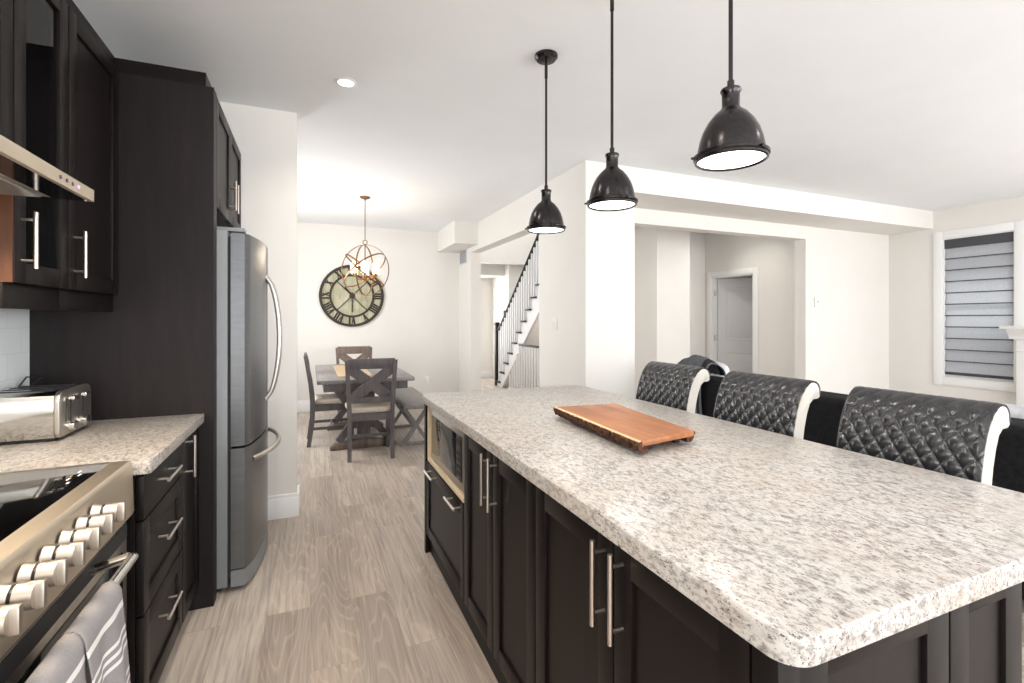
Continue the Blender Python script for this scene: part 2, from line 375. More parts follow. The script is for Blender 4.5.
sbox('wall_recess', [(TW, 3.15, 4.21, 4.36, 0, ZC), (3.15, 5.795, 4.21, 4.36, 2.36, ZC), (5.795, 7.49, 4.21, 4.36, 0, ZC)], 'wall')
sbox('wall_right', [(7.49, 7.63, -3.2, -1.3, 0, ZC), (7.49, 7.63, -1.3, .1, 0, .6), (7.49, 7.63, -1.3, .1, 2.37, ZC), (7.49, 7.63, .1, 2.896, 0, ZC),
                    (7.49, 7.63, 2.896, 3.582, 0, .6), (7.49, 7.63, 2.896, 3.582, 2.37, ZC), (7.49, 7.63, 3.582, 6.3, 0, ZC)], 'wall')
sbox('wall_rear', [(-1.22, .15, -3.15, -3.0, 0, ZC), (.15, 3.05, -3.15, -3.0, 2.2, ZC), (3.05, 3.95, -3.15, -3.0, 0, ZC), (3.95, 6.45, -3.15, -3.0, 0, .7),
                   (3.95, 6.45, -3.15, -3.0, 2.3, ZC), (6.45, 7.63, -3.15, -3.0, 0, ZC), (.15, 3.05, -3.15, -3.0, 0, .1)], 'wall')
sbox('wall_hall', [(6.0, 6.12, 4.36, 5.165, 0, ZC), (6.0, 6.12, 5.165, 5.965, 2.02, ZC), (6.0, 6.12, 5.965, 6.1, 0, ZC), (5.16, 6.12, 6.1, 6.22, 0, ZC), (4.56, 5.16, 5.55, 6.22, 0, ZC)], 'wall')
sbox('wall_stairwell', [(4.45, 4.56, 6.1, 10.6, 0, 4.5), (3.90, 4.45, 9.5, 10.5, 0, ZC), (3.46, 4.45, 6.28, 6.40, 0, 2.6), (2.30, 2.41, 5.9, 9.45, ZC+.1, 4.5), (2.41, 4.56, 5.9, 6.0, ZC+.1, 4.5)], 'wall')
sbox('wall_foyer', [(TW, 2.55, 10.5, 10.6, 0, ZC), (2.55, 3.35, 10.5, 10.6, 2.15, ZC), (2.55, 3.35, 10.5, 10.6, 0, .55), (3.35, 4.45, 10.5, 10.6, 0, ZC)], 'wall')
sbox('trim_3', [(TW, 4.45, 9.3, 9.45, 2.50, 4.5)], 'wall')
sbox('trim_4', [(TW, 3.899, 9.75, 10.5, 2.29, ZC)], 'wall')
m = MB(); m.prism([(6.0, 2.749), (6.279, 2.749), (6.279, 2.35)], 'x', 3.46, 4.449); struct(m.build('trim_5', 'wall', smooth=False))
# the room behind the hall door
sbox('wall_closet', [(7.37, 7.49, 4.36, 6.3, 0, ZC), (6.12, 7.49, 6.22, 6.3, 0, ZC)], 'wall')
def bb(name, boxes):
    m = MB()
    for x0, x1, y0, y1 in boxes:
        m.box(x0, x1, y0, y1, 0, .135, .002)
        if x1-x0 < y1-y0: m.box(x0+(.004 if x0 in (2.235,) else 0), x1, y0, y1, .13, .16, .004)
        else: m.box(x0, x1, y0+.004, y1, .13, .16, .004)
    return struct(m.build(name, 'trim', origin=(0, 0, 0)))
bb('baseboard_fridge', [(-.30, -.068, 3.595, 3.61), (-.083, -.068, 3.61, 3.775)])
bb('baseboard_far', [(-.91, 2.25, 7.635, 7.65)])
bb('baseboard_stair', [(2.235, 2.25, 3.69, 4.63), (2.235, 2.25, 7.0, 7.635), (2.235, 2.776, 3.675, 3.69)])
bb('baseboard_recess', [(5.795, 7.49, 4.195, 4.21)])
bb('baseboard_right', [(7.475, 7.49, 2.95, 4.195)])
bb('baseboard_foyer', [(TW, 3.90, 10.485, 10.5)])

# window_1 : living room window with casing, sash, panes
def window(n, xw, y0, y1, z0, z1, out=.14, cas=.095):
    m = MB()
    for b in ((xw-.02, xw, y0-cas, y0, z0-cas, z1+cas), (xw-.02, xw, y1, y1+cas, z0-cas, z1+cas), (xw-.02, xw, y0, y1, z1, z1+cas), (xw-.02, xw, y0, y1, z0-cas, z0)): m.box(*b, bev=.003)
    w = struct(m.build('window_%d' % n, 'trim', origin=(xw, (y0+y1)/2, z0)))
    m = MB(); a = .045; x0 = xw+.05; x1 = xw+.09
    m.box(x0, x1, y0, y0+a, z0, z1); m.box(x0, x1, y1-a, y1, z0, z1); m.box(x0, x1, y0+a, y1-a, z0, z0+a); m.box(x0, x1, y0+a, y1-a, z1-a, z1); m.box(x0, x1, y0+a, y1-a, (z0+z1)/2-.02, (z0+z1)/2+.02)
    m.build('window_sash', 'trim', w)
    m = MB(); m.box(xw+.065, xw+.071, y0+a-.005, y1-a+.005, z0+a-.005, z1-a+.005); m.build('window_pane', 'glass', w)
    m = MB()
    for b in ((xw, xw+.139, y0, y0+.012, z0, z1), (xw, xw+.139, y1-.012, y1, z0, z1), (xw, xw+.139, y0+.012, y1-.012, z1-.012, z1), (xw-.025, xw+.139, y0+.012, y1-.012, z0, z0+.012)): m.box(*b)
    m.build('window_jamb', 'trim', w); return w
window(1, 7.49, 2.896, 3.582, .6, 2.37)
# unseen patio doors and windows, added to let daylight in
def yframe(name, x0, x1, z0, z1, y, bars):
    m = MB(); a = .06
    m.box(x0, x0+a, y-.03, y+.03, z0, z1); m.box(x1-a, x1, y-.03, y+.03, z0, z1); m.box(x0+a, x1-a, y-.03, y+.03, z0, z0+a); m.box(x0+a, x1-a, y-.03, y+.03, z1-a, z1)
    for b in bars: m.box(b-.03, b+.03, y-.029, y+.029, z0+a, z1-a)
    w = struct(m.build(name, 'trim')); m = MB(); m.box(x0+.05, x1-.05, y-.006, y+.006, z0+.05, z1-.05); m.build('window_pane', 'glass', w)
yframe('window_2', .15, 3.05, .1, 2.2, -3.07, [1.6]); yframe('window_3', 3.95, 6.45, .7, 2.3, -3.07, [5.2]); yframe('window_4', 2.55, 3.35, .55, 2.15, 10.56, [])
def xframe(name, y0, y1, z0, z1, x):
    m = MB(); a = .06
    m.box(x-.03, x+.03, y0, y0+a, z0, z1); m.box(x-.03, x+.03, y1-a, y1, z0, z1); m.box(x-.03, x+.03, y0+a, y1-a, z0, z0+a); m.box(x-.03, x+.03, y0+a, y1-a, z1-a, z1)
    w = struct(m.build(name, 'trim')); m = MB(); m.box(x-.006, x+.006, y0+.05, y1-.05, z0+.05, z1-.05); m.build('window_pane', 'glass', w)
xframe('window_5', -1.5, -.3, 1.0, 2.1, -1.16); xframe('window_6', 4.9, 6.5, .7, 2.3, -1.0); xframe('window_7', -1.3, .1, .6, 2.37, 7.57)

# door_1 : hall door, casing and slab ajar
m = MB(); ca = .085; y0, y1, zt = 5.165, 5.965, 2.02
m.box(5.98, 6.0, y0-ca, y0, 0, zt+ca, .003); m.box(5.98, 6.0, y1, y1+ca, 0, zt+ca, .003); m.box(5.98, 6.0, y0, y1, zt, zt+ca, .003)
m.box(6.0, 6.12, y0, y0+.02, 0, zt); m.box(6.0, 6.12, y1-.02, y1, 0, zt); m.box(6.0, 6.12, y0+.02, y1-.02, zt-.02, zt)
d = struct(m.build('door_1', 'trim', origin=(6.0, 5.565, 0)))
ph = math.radians(32); m = MB(); hx, hy = 6.085, 5.925
m.M = frame((hx, hy, .012), (math.sin(ph), -math.cos(ph), 0), (-math.cos(ph), -math.sin(ph), 0))
w_, h_ = .755, 1.98
m.box(0, w_, -.034, 0, 0, h_, .002)
for z0, z1 in ((.2, .82), (1.0, 1.83)):
    for a, b, c_, d_ in ((.12, w_-.12, z0, z0+.022), (.12, w_-.12, z1-.022, z1), (.12, .142, z0, z1), (w_-.142, w_-.12, z0, z1)): m.box(a, b, -.002, .008, c_, d_, .004)
    m.box(.165, w_-.165, -.002, .005, z0+.045, z1-.045, .004)
sl = m.build('door_slab', 'slab', d)
m = MB(); m.M = frame((hx, hy, .012), (math.sin(ph), -math.cos(ph), 0), (-math.cos(ph), -math.sin(ph), 0)); m.cyl((w_-.07, 0, .95), (w_-.07, .05, .95), .012); m.sphere((w_-.07, .06, .95), .027); m.build('door_knob', 'nickel', sl)
for z in (.25, 1.0, 1.72):
    m = MB(); m.cyl((6.06, 5.938, z), (6.06, 5.938, z+.09), .008, seg=10); m.box(6.03, 6.06, 5.937, 5.945, z, z+.09); m.build('door_hinge', 'nickel', d)

# ------------------------------------------------------------------ kitchen island
TOP = .905
def rounded(x0, x1, y0, y1, r, n=8):
    P = []
    for cx, cy, a in ((x1-r, y1-r, 0), (x0+r, y1-r, 1), (x0+r, y0+r, 2), (x1-r, y0+r, 3)):
        P += [(cx+r*math.cos((a+i/n)*PI/2), cy+r*math.sin((a+i/n)*PI/2)) for i in range(n+1)]
    return P
m = MB(); m.prism(rounded(.598, 1.655, .452, 2.805, .045), 'z', TOP-.042, TOP)
es = [e for e in m.bm.edges if all(abs(v.co.z-TOP) < 1e-5 for v in e.verts)]
bmesh.ops.bevel(m.bm, geom=es, offset=.005, segments=2, profile=.5, affect='EDGES')
tag(m.build('island_worktop', 'granite'), 'large mottled grey and white granite-look worktop on the dark kitchen island', 'worktop')
XF, XB, ZB = .615, 1.30, TOP-.0425
def island_unit(name, y0, y1, label, niche=None):
    t = thing(name, ((XF+XB)/2, (y0+y1)/2, 0), label, 'cabinet', 'dark cabinets of the island')
    m = MB(); xi = XF+.021
    if niche is None: m.box(xi, XB, y0, y1, .1, ZB)
    else:
        n0, n1 = niche
        m.box(xi, XB, y0, y1, .1, n0-.018); m.box(xi, XB, y0, y0+.02, n0-.018, ZB); m.box(xi, XB, y1-.02, y1, n0-.018, ZB); m.box(xi, XB, y0+.02, y1-.02, n1, ZB); m.box(1.15, XB, y0+.02, y1-.02, n0-.018, n1)
    m.build('cabinet_body', 'esp', t, smooth=False)
    m = MB(); m.box(.641, XB-.05, y0, y1, 0, .1); m.build('toe_kick', 'kick', t, smooth=False)
    return t
LX = (-1, 0, 0)
def island_doors(t, y0, y1, dy, hz=.75):
    ym = (y0+y1)/2 if dy is None else dy; g = .0025
    for a, b, hs in ((y0+g, ym-g, ym-.035), (ym+g, y1-g, ym+.035)):
        d = shaker((XF+.02, a, .115), (0, 1, 0), LX, b-a, ZB-.006-.115).build('door', 'esp', t)
        handle((XF, hs, hz), (0, 1, 0), LX, .19).build('handle', 'nickel', d)
tc = island_unit('island_cabinet', .535, 1.293, 'dark island base cabinet with two doors at the near end, closest to the camera'); island_doors(tc, .535, 1.293, .893)
tb = island_unit('island_cabinet', 1.295, 2.008, 'dark two-door island base cabinet right beside the microwave'); island_doors(tb, 1.295, 2.008, 1.652)
ta = island_unit('island_cabinet', 2.010, 2.745, 'dark island cabinet with open microwave nook above one wide drawer', (.555, .845))
g = .0025; dz = .54
d = shaker((XF+.02, 2.010+g, .115), (0, 1, 0), LX, .73, .415, .055).build('drawer', 'esp', ta)
for y in (2.13, 2.56): handle((XF, y, .505), (0, 1, 0), LX, .17, False, .034).build('handle', 'nickel', d)
m = MB(); y0, y1 = 2.031, 2.724
m.box(XF+.003, 1.148, y0, y1, .538, .5545); m.box(XF+.003, 1.148, y1-.016, y1, .5545, .843)
m.build('niche_lining', 'liner', ta, smooth=False)
# decorative far end panel and near end panels
m = MB(); m.box(XF-.003, XB, 2.747, 2.778, 0, ZB); tag(m.build('island_end_panel', 'esp', smooth=False), 'plain dark end panel closing the island by the microwave, reaching the floor', 'end panel')
t = thing('island_end_panel', (.96, .515, 0), 'dark framed end panels on the short side of the island nearest the camera', 'end panel')
m = MB(); m.box(XF+.022, XB, .512, .533, 0, ZB); m.build('backing_board', 'esp', t, smooth=False)
m = MB(); m.box(XF, XF+.045, .488, .533, 0, ZB, .002); m.build('corner_post', 'esp', t)
shaker((XF+.048, .512, .1), (1, 0, 0), (0, -1, 0), .385, ZB-.1, .065).build('framed_panel', 'esp', t)
shaker((1.053, .512, .1), (1, 0, 0), (0, -1, 0), .247, ZB-.1, .06).build('framed_panel', 'esp', t)
# microwave
my0, my1, mz0, mz1 = 2.034, 2.695, .558, .842
t = thing('microwave', (.85, 2.366, mz0), 'stainless microwave oven set in the open nook of the island', 'microwave')
m = MB(); m.box(.66, 1.10, my0, my1, mz0+.006, mz1, .004)
for y in (my0+.05, my1-.05):
    for x in (.72, 1.04): m.cyl((x, y, mz0-.003), (x, y, mz0+.008), .015)
m.build('microwave_body', 'steel', t)
m = MB(); m.box(.632, .66, my0, my1, mz0+.006, mz1, .004)
fr = m.build('door_frame', 'satin', t)
m = MB(); m.box(.6285, .6335, my0+.15, my1-.03, mz0+.045, mz1-.035, .002); m.build('door_window', 'ovenglass', t)
m = MB(); m.box(.6285, .6335, my0+.06, my0+.138, mz0+.045, mz1-.035, .002); cp = m.build('control_panel', 'black', t)
m = MB(); m.box(.6265, .629, my0+.068, my0+.13, mz1-.075, mz1-.05, .001)
for i in range(4):
    for j in range(3): m.box(.627, .629, my0+.068+j*.022, my0+.084+j*.022, mz0+.07+i*.03, mz0+.088+i*.03)
m.build('keypad', 'gasket', cp)
# live edge serving board
t = thing('serving_board', (1.14, 1.62, TOP), 'live-edge reddish wooden serving board with bark along its sides, lying on the island', 'serving board')
BA = [(1.000, 1.905), (1.295, 1.87), (1.232, 1.305), (.962, 1.255)]
def edge(p, q, n, amp, seed):
    r = random.Random(seed); out = []
    for i in range(n): f = i/n; k = amp*(r.random()-.5); out.append((p[0]+(q[0]-p[0])*f+k, p[1]+(q[1]-p[1])*f))
    return out
poly = [BA[0]]+[BA[1]]+edge(BA[1], BA[2], 16, .007, 2)[1:]+[BA[2]]+[BA[3]]+edge(BA[3], BA[0], 20, .007, 3)[1:]
m = MB(); m.prism(poly, 'z', TOP+.030, TOP+.048, .0015); bd = m.build('board_slab', 'board', t)
def barkstrip(p, q, sgn, seed):
    r = random.Random(seed); n = 60; rows = []
    for i in range(n+1):
        f = i/n; x = p[0]+(q[0]-p[0])*f; y = p[1]+(q[1]-p[1])*f; row = []
        for k, (dx, dz) in enumerate(((.002, .046), (.000, .040), (.002, .031), (.006, .022), (.013, .013), (.022, .009))):
            row.append((x-sgn*(.006-dx)+(r.random()-.5)*.007*(k > 0), y, TOP+dz+(r.random()-.5)*.004*(k > 0)))
        row += [(x+sgn*.032, y, TOP+.011), (x+sgn*.032, y, TOP+.0302), (x+sgn*.012, y, TOP+.0302), (x+sgn*.012, y, TOP+.0476)]
        rows.append(row)
    m = MB(); m.rings(rows); return m
barkstrip(BA[3], BA[0], 1, 5).build('bark_edge', 'bark', t, angle=60); barkstrip((BA[2][0], BA[2][1]), BA[1], -1, 6).build('bark_edge', 'bark', t, angle=60)
m = MB(); m.prism([(BA[3][0]-.004, BA[3][1]), (BA[3][0]+.007, BA[3][1]), (BA[0][0]+.007, BA[0][1]), (BA[0][0]-.004, BA[0][1])], 'z', TOP+.0435, TOP+.0490); m.build('sapwood_edge', 'sapwood', t)
m = MB()
m.prism([(BA[3][0]+.033, BA[3][1]+.06), (BA[2][0]-.033, BA[2][1]+.06), (BA[1][0]-.033, BA[1][1]-.06), (BA[0][0]+.033, BA[0][1]-.06)], 'z', TOP+.0125, TOP+.0302); m.build('board_underside', 'board', t)
for x, y in ((1.05, 1.33), (1.20, 1.36), (1.06, 1.80), (1.24, 1.79)):
    m = MB(); m.cyl((x, y, TOP), (x, y, TOP+.0135), .014); m.build('foot', 'black', t)

# ------------------------------------------------------------------ bar stools
def make_stool(loc, label):
    t = thing('counter_stool', (0, 0, 0), label, 'stool', 'quilted stools along the far side of the island')
    Wd = .208
    front = [(.150, .60), (.158, .68), (.168, .78), (.180, .87), (.195, .94), (.215, 1.0), (.240, 1.045), (.268, 1.075), (.297, 1.088), (.326, 1.080), (.343, 1.057), (.342, 1.03), (.325, 1.013)]
    # resample the profile
    pts = [Vector((a, b)) for a, b in front]; cum = [0]
    for a, b in zip(pts, pts[1:]): cum.append(cum[-1]+(b-a).length)
    def at(s):
        for i in range(len(pts)-1):
            if s <= cum[i+1]+1e-9:
                f = (s-cum[i])/(cum[i+1]-cum[i]); p0 = pts[max(i-1, 0)]; p3 = pts[min(i+2, len(pts)-1)]; p1, p2 = pts[i], pts[i+1]
                return .5*((2*p1)+(p2-p0)*f+(2*p0-5*p1+4*p2-p3)*f*f+(3*p1-p0-3*p2+p3)*f**3)
        return pts[-1]
    L = cum[-1]; ns, nt = 170, 132; rows = []
    for i in range(ns+1):
        s = L*i/ns; p = at(s); q = at(min(s+.004, L)); q0 = at(max(s-.004, 0)); tg = (q-q0).normalized(); nrm = Vector((-tg[1], tg[0]))
        row = []
        for j in range(nt+1):
            y = -Wd+2*Wd*j/nt; a = y/.055+s/.074; b = y/.055-s/.074
            h = .0105*(abs(math.sin(PI*a/1))*abs(math.sin(PI*b/1)))**.42
            ed = min(1, min(j, nt-j)/4.0); fade = min(1, max(0, (L-.13-s)/.08)); h = h*ed*(.22+.78*fade)
            row.append((p[0]+nrm[0]*h, y, p[1]+nrm[1]*h))
        rows.append(row)
    m = MB(); m.grid(rows, .008); m.build('quilted_back', 'leather', t, angle=80)
    # shell : cream sides and rear
    rear = [(.212, .60), (.221, .70), (.234, .80), (.250, .90), (.265, .955), (.282, .995), (.303, 1.012)]
    fp = [tuple(at(L*i/40)) for i in range(41)]
    ins = [((.30+(x-.30)*.86, 1.045+(z-1.045)*.86) if z > 1.03 else (x+.006, z)) for x, z in fp]
    for sg in (-1, 1):
        m = MB(); poly = ins+rear[::-1]; a0 = sg*Wd; m.prism(poly, 'y', min(a0, a0-sg*.014), max(a0, a0-sg*.014), .003); m.build('side_panel', 'cream', t)
    m = MB(); core = [(x+.009, z-.003*(x > .2)) for x, z in fp if x < .27]+[(.30, 1.07), (.325, 1.055), (.325, 1.03)]+rear[::-1]; m.prism(core, 'y', -Wd+.0145, Wd-.0145); m.build('back_shell', 'cream', t)
    m = MB(); m.box(-.235, .14, -.208, .208, .60, .675, .02, 3); m.build('seat', 'leather', t)
    m = MB(); m.box(-.22, .20, -.20, .20, .555, .60); m.build('seat_frame', 'darkleg', t)
    for x in (-.195, .185):
        for y in (-.19, .19):
            m = MB(); k = .03 if x > 0 else 0; m.post([(x+k*1.2, y*1.05, 0, .028, .028), (x, y, .555, .044, .044)]); m.build('leg', 'darkleg', t)
    m = MB(); m.box(-.208, -.184, -.18, .18, .20, .23); m.box(-.2, .2, -.2, -.18, .27, .295); m.box(-.2, .2, .18, .2, .27, .295); m.build('footrest', 'darkleg', t)
    t.location = loc; return t
s0 = make_stool((1.606, .972, 0), 'quilted charcoal leather counter stool nearest the camera, in front of the black sofa')
dup(s0, (1.606, 1.56, 0), label='quilted charcoal leather counter stool in the middle of the three at the island')
dup(s0, (1.606, 2.158, 0), label='quilted charcoal leather counter stool farthest along the island, next to the white column')

# ------------------------------------------------------------------ pendants
def pendant(loc, label):
    t = thing('pendant_lamp', (0, 0, 0), label, 'pendant lamp', 'bell pendants over the island'); z = 1.815
    m = MB(); m.lathe([(.0, ZC), (.062, ZC), (.062, ZC-.012), (.05, ZC-.026), (.012, ZC-.032), (.0, ZC-.032)][1:-1], (0, 0, 0)); m.build('ceiling_canopy', 'bronze', t)
    m = MB(); m.cyl((0, 0, z+.235), (0, 0, ZC-.03), .0062, seg=12); m.cyl((0, 0, 2.63), (0, 0, 2.70), .0085, seg=12); m.cyl((0, 0, z+.2), (0, 0, z+.24), .010, seg=12); m.build('rod', 'bronze', t)
    out = [(.026, .205), (.028, .2), (.026, .196), (.0235, .19), (.0235, .155), (.028, .146), (.045, .132), (.062, .110), (.075, .085), (.083, .06), (.088, .035), (.089, .022), (.094, .020), (.1, .017), (.1, .010), (.096, .006), (.096, .0), (.091, -.002)]
    m = MB(); prof = [(.012, .207)]+out+[(.088, .002), (.086, .02), (.08, .055), (.07, .085), (.055, .11), (.03, .13), (.012, .14)]
    m.lathe([(r*1.06, z+h*1.05) for r, h in prof], (0, 0, 0), 48); m.build('lamp_shade', 'bronze', t)
    m = MB(); m.lathe([(.004, z+.003), (.05, z+.001), (.092, z+.004), (.092, z+.008), (.004, z+.008)], (0, 0, 0), 40); m.build('diffuser', 'lampwhite', t)
    for a in (.5, 2.6, 4.7):
        m = MB(); m.cyl((.099*math.cos(a), .099*math.sin(a), z+.013), (.114*math.cos(a), .114*math.sin(a), z+.013), .004, seg=8); m.build('thumb_screw', 'bronze', t)
    t.location = loc; return t
def spot(name, loc, power, size, blend, col, r=.04, direction=None):
    l = bpy.data.lights.new(name, 'SPOT'); l.energy = power; l.spot_size = math.radians(size); l.spot_blend = blend; l.color = col; l.shadow_soft_size = r
    o = bpy.data.objects.new(name, l); C.objects.link(o); o.location = loc
    if direction: o.rotation_euler = Vector(direction).to_track_quat('-Z', 'Z').to_euler()
WARM = (1, .80, .58)
PEND = [((1.164, 1.083, 0), 'black bronze bell pendant lamp hanging nearest the camera, largest in view'), ((1.164, 1.70, 0), 'black bronze bell pendant lamp in the middle of the row over the island'), ((1.164, 2.31, 0), 'black bronze bell pendant lamp farthest from the camera, its round ceiling canopy in view')]
p0 = pendant(*PEND[0])
for i, (l, lb) in enumerate(PEND):
    if i: dup(p0, l, label=lb)
    spot('pendant_bulb', (l[0], l[1], 1.805), 10, 130, .5, (1, .95, .88), .06)

# ------------------------------------------------------------------ left run: range, counter, cabinets, hood
XW = -1.08; XFL = -.472; RX = (1, 0, 0)
m = MB(); m.prism([(XW+.008, 1.800), (-.458, 1.800), (-.452, 1.806), (-.452, 2.618), (XW+.008, 2.618)], 'z', TOP-.040, TOP, .003)
tag(m.build('worktop', 'granite'), 'short mottled granite-look worktop between the range and the fridge panel', 'worktop')
m = MB(); m.box(XW+.0005, XW+.007, -.3, 2.62, TOP+.001, 1.40); tag(m.build('tile_backsplash', 'tile', smooth=False), 'pale white glass tile backsplash behind the toaster', 'backsplash')
zt = TOP-.0405
t = thing('drawer_cabinet', (-.77, 2.05, 0), 'dark base cabinet with three drawers beside the range', 'cabinet')
m = MB(); m.box(XW+.003, XFL-.021, 1.806, 2.30, .1, zt); m.build('cabinet_body', 'esp', t, smooth=False)
m = MB(); m.box(XW+.05, -.535, 1.806, 2.30, 0, .1); m.build('toe_kick', 'kick', t, smooth=False)
for z0, z1, hz in ((.722, zt-.008, .80), (.428, .716, .605), (.115, .422, .335)):
    o_ = (XFL-.02, 1.809, z0)
    if z1-z0 < .2:
        m = MB(); m.M = frame(o_, (0, 1, 0), RX); m.box(0, .488, 0, .02, 0, z1-z0, .002)
    else: m = shaker(o_, (0, 1, 0), RX, .488, z1-z0, .06)
    d = m.build('drawer', 'esp', t); handle((XFL, 2.03, hz), (0, 1, 0), RX, .17, False, .034).build('handle', 'nickel', d)
t = thing('narrow_cabinet', (-.77, 2.46, 0), 'narrow dark base cabinet with a single door next to the fridge panel', 'cabinet')
m = MB(); m.box(XW+.003, XFL-.021, 2.304, 2.618, .1, zt); m.build('cabinet_body', 'esp', t, smooth=False)
m = MB(); m.box(XW+.05, -.535, 2.304, 2.618, 0, .1); m.build('toe_kick', 'kick', t, smooth=False)
d = shaker((XFL-.02, 2.307, .115), (0, 1, 0), RX, .308, zt-.123, .055).build('door', 'esp', t)
handle((XFL, 2.352, .775), (0, 1, 0), RX, .17).build('handle', 'nickel', d)
# range
ry0, ry1 = .838, 1.782
t = thing('range', (-.78, 1.317, 0), 'wide stainless electric range with black glass cooktop and a row of knobs', 'range')
m = MB(); m.box(XW+.012, -.53, ry0, ry1, .09, .898); m.build('range_body', 'black', t, smooth=False)
for x in (-1.0, -.6):
    for y in (ry0+.06, ry1-.06):
        m = MB(); m.cyl((x, y, 0), (x, y, .092), .02); m.build('foot', 'black', t)
m = MB(); m.box(XW+.012, -.545, ry0+.012, ry1-.012, .898, .914, .002); ct = m.build('cooktop_glass', 'glassblk', t)
m = MB()
for k in range(4): m.box(-.585-.012*(k % 2), -.58-.012*(k % 2), 1.60+k*.035, 1.618+k*.035, .9141, .9143)
m.build('cooktop_marking', 'plate', ct)
m = MB(); m.prism([(-.545, .90), (-.545, .916), (-.528, .9175), (-.500, .9165), (-.496, .913), (-.493, .903), (-.489, .765), (-.492, .755), (-.545, .755)], 'y', ry0, ry1); m.build('control_panel', 'tintsteel', t)
for a in (ry1-.011, ry0):
    m = MB(); m.box(XW+.012, -.545, a, a+.011, .9, .917); m.build('cooktop_trim', 'steel', t)
for k in range(7):
    y = 1.487-.0785*k; z = .862
    m = MB(); m.cyl((-.488, y, z), (-.470, y, z), .027, .024, 24); m.build('knob_collar', 'steel', t)
    m = MB(); m.cyl((-.470, y, z), (-.464, y, z), .021, .021, 24); m.build('knob_ring', 'black', t)
    m = MB(); m.cyl((-.464, y, z), (-.438, y, z), .0245, .022, 24); m.box(-.452, -.425, y-.0075, y+.0075, z-.024, z+.024, .004); m.build('knob', 'satin', t)
m = MB(); m.box(-.53, -.505, ry0+.004, ry1-.004, .27, .735, .003); dr = m.build('oven_door', 'steel', t)
m = MB(); m.box(-.507, -.501, ry0+.05, ry1-.05, .33, .665, .002); m.build('oven_window', 'ovenglass', dr)
m = MB(); m.box(-.506, -.5035, ry0+.008, ry1-.008, .69, .733); m.build('door_vent', 'gasket', dr)
hz, hx = .732, -.418
m = MB(); m.tube([(-.506, 1.52, .712), (hx-.008, 1.52, hz), (hx, 1.512, hz), (hx, 1.50, hz), (hx, ry0+.12, hz), (hx, ry0+.108, hz), (hx-.008, ry0+.1, hz), (-.506, ry0+.1, .712)], .0125, 12); m.build('door_handle', 'steelx', dr)
m = MB(); m.box(-.53, -.508, ry0+.004, ry1-.004, .10, .262, .003); m.build('warming_drawer', 'steel', t)
# tea towels
def towel(y0, y1, zb, label, seed, off):
    n, k = 44, 22; rows = []; r = random.Random(seed); ph = [r.random()*6 for _ in range(4)]
    path = [(-.446, zb+.10), (-.445, .60), (-.441, .70), (-.436, hz)]+[(hx+(.0168+off)*math.cos(a), hz+(.0168+off)*math.sin(a)) for a in [PI*(1-i/6) for i in range(1, 6)]]+[(-.397, hz-.005), (-.392, .62), (-.388, .5), (-.386, zb)]
    P = [Vector(p) for p in path]; cum = [0]
    for a, b in zip(P, P[1:]): cum.append(cum[-1]+(b-a).length)
    uvs = []
    for i in range(n+1):
        s = cum[-1]*i/n; j = max(q for q in range(len(P)-1) if cum[q] <= s+1e-9); f = (s-cum[j])/(cum[j+1]-cum[j]); p = P[j].lerp(P[j+1], min(f, 1)); row = []
        for q in range(k+1):
            v = q/k; amp = .010*min(1, max(0, (s-(cum[9]))/.2)) if s > cum[9] else 0
            row.append((p[0]+amp*(math.sin(v*9+ph[0])+.4*math.sin(v*17+ph[1])+1), y0+(y1-y0)*v+amp*.6*math.sin(v*5+ph[2]), p[1]))
        rows.append(row)
    m = MB(); m.grid(rows)
    uvl = m.bm.loops.layers.uv.new('UVMap'); idx = {}
    m.bm.verts.ensure_lookup_table()
    for vi, v in enumerate(m.bm.verts): idx[v] = ((vi % (k+1))/k, 1-(vi//(k+1))/n)
    for f in m.bm.faces:
        for lp in f.loops: lp[uvl].uv = idx[lp.vert]
    o = m.build('tea_towel', 'towel', angle=80); md = o.modifiers.new('thickness', 'SOLIDIFY'); md.thickness = .0025; md.offset = 0
    tag(o, label, 'towel', 'striped towels on the oven handle'); return o
towel(1.165, 1.36, .36, 'grey tea towel with white stripes on the oven handle, the right one nearest the drawers', 3, .0)
towel(.972, 1.16, .40, 'grey tea towel with white stripes on the oven handle, the left one below the knobs', 8, .001)
# toaster
t = thing('toaster', (-.93, 2.34, TOP), 'polished stainless four-slice toaster on the worktop beside the dark panel', 'toaster')
tx0, tx1, ty0, ty1 = -1.055, -.838, 2.205, 2.48; th = .178
prof = [(ty0+.012, .012), (ty0, .03), (ty0, th-.035), (ty0+.006, th-.014), (ty0+.02, th-.003), (ty0+.04, th), (ty1-.04, th), (ty1-.02, th-.003), (ty1-.006, th-.014), (ty1, th-.035), (ty1, .03), (ty1-.012, .012)]
m = MB(); m.prism([(a, TOP+b) for a, b in prof], 'x', tx0, tx1); m.build('toaster_shell', 'steelx', t)
m = MB(); m.prism([(a, TOP+b) for a, b in prof], 'x', tx1+.0005, tx1+.016, .004); m.build('end_cap', 'steel', t)
m = MB(); m.box(tx0+.01, tx1, ty0+.014, ty1-.014, TOP+.004, TOP+.0125)
for x in (tx0+.03, tx1-.02):
    for y in (ty0+.03, ty1-.03): m.cyl((x, y, TOP), (x, y, TOP+.005), .01)
m.build('toaster_base', 'black', t)
for i in range(4):
    y = ty0+.05+i*(ty1-ty0-.1)/3; m = MB(); m.box(tx0+.03, tx1-.02, y-.013, y+.013, TOP+th-.003, TOP+th+.0012); m.build('bread_slot', 'gasket', t)
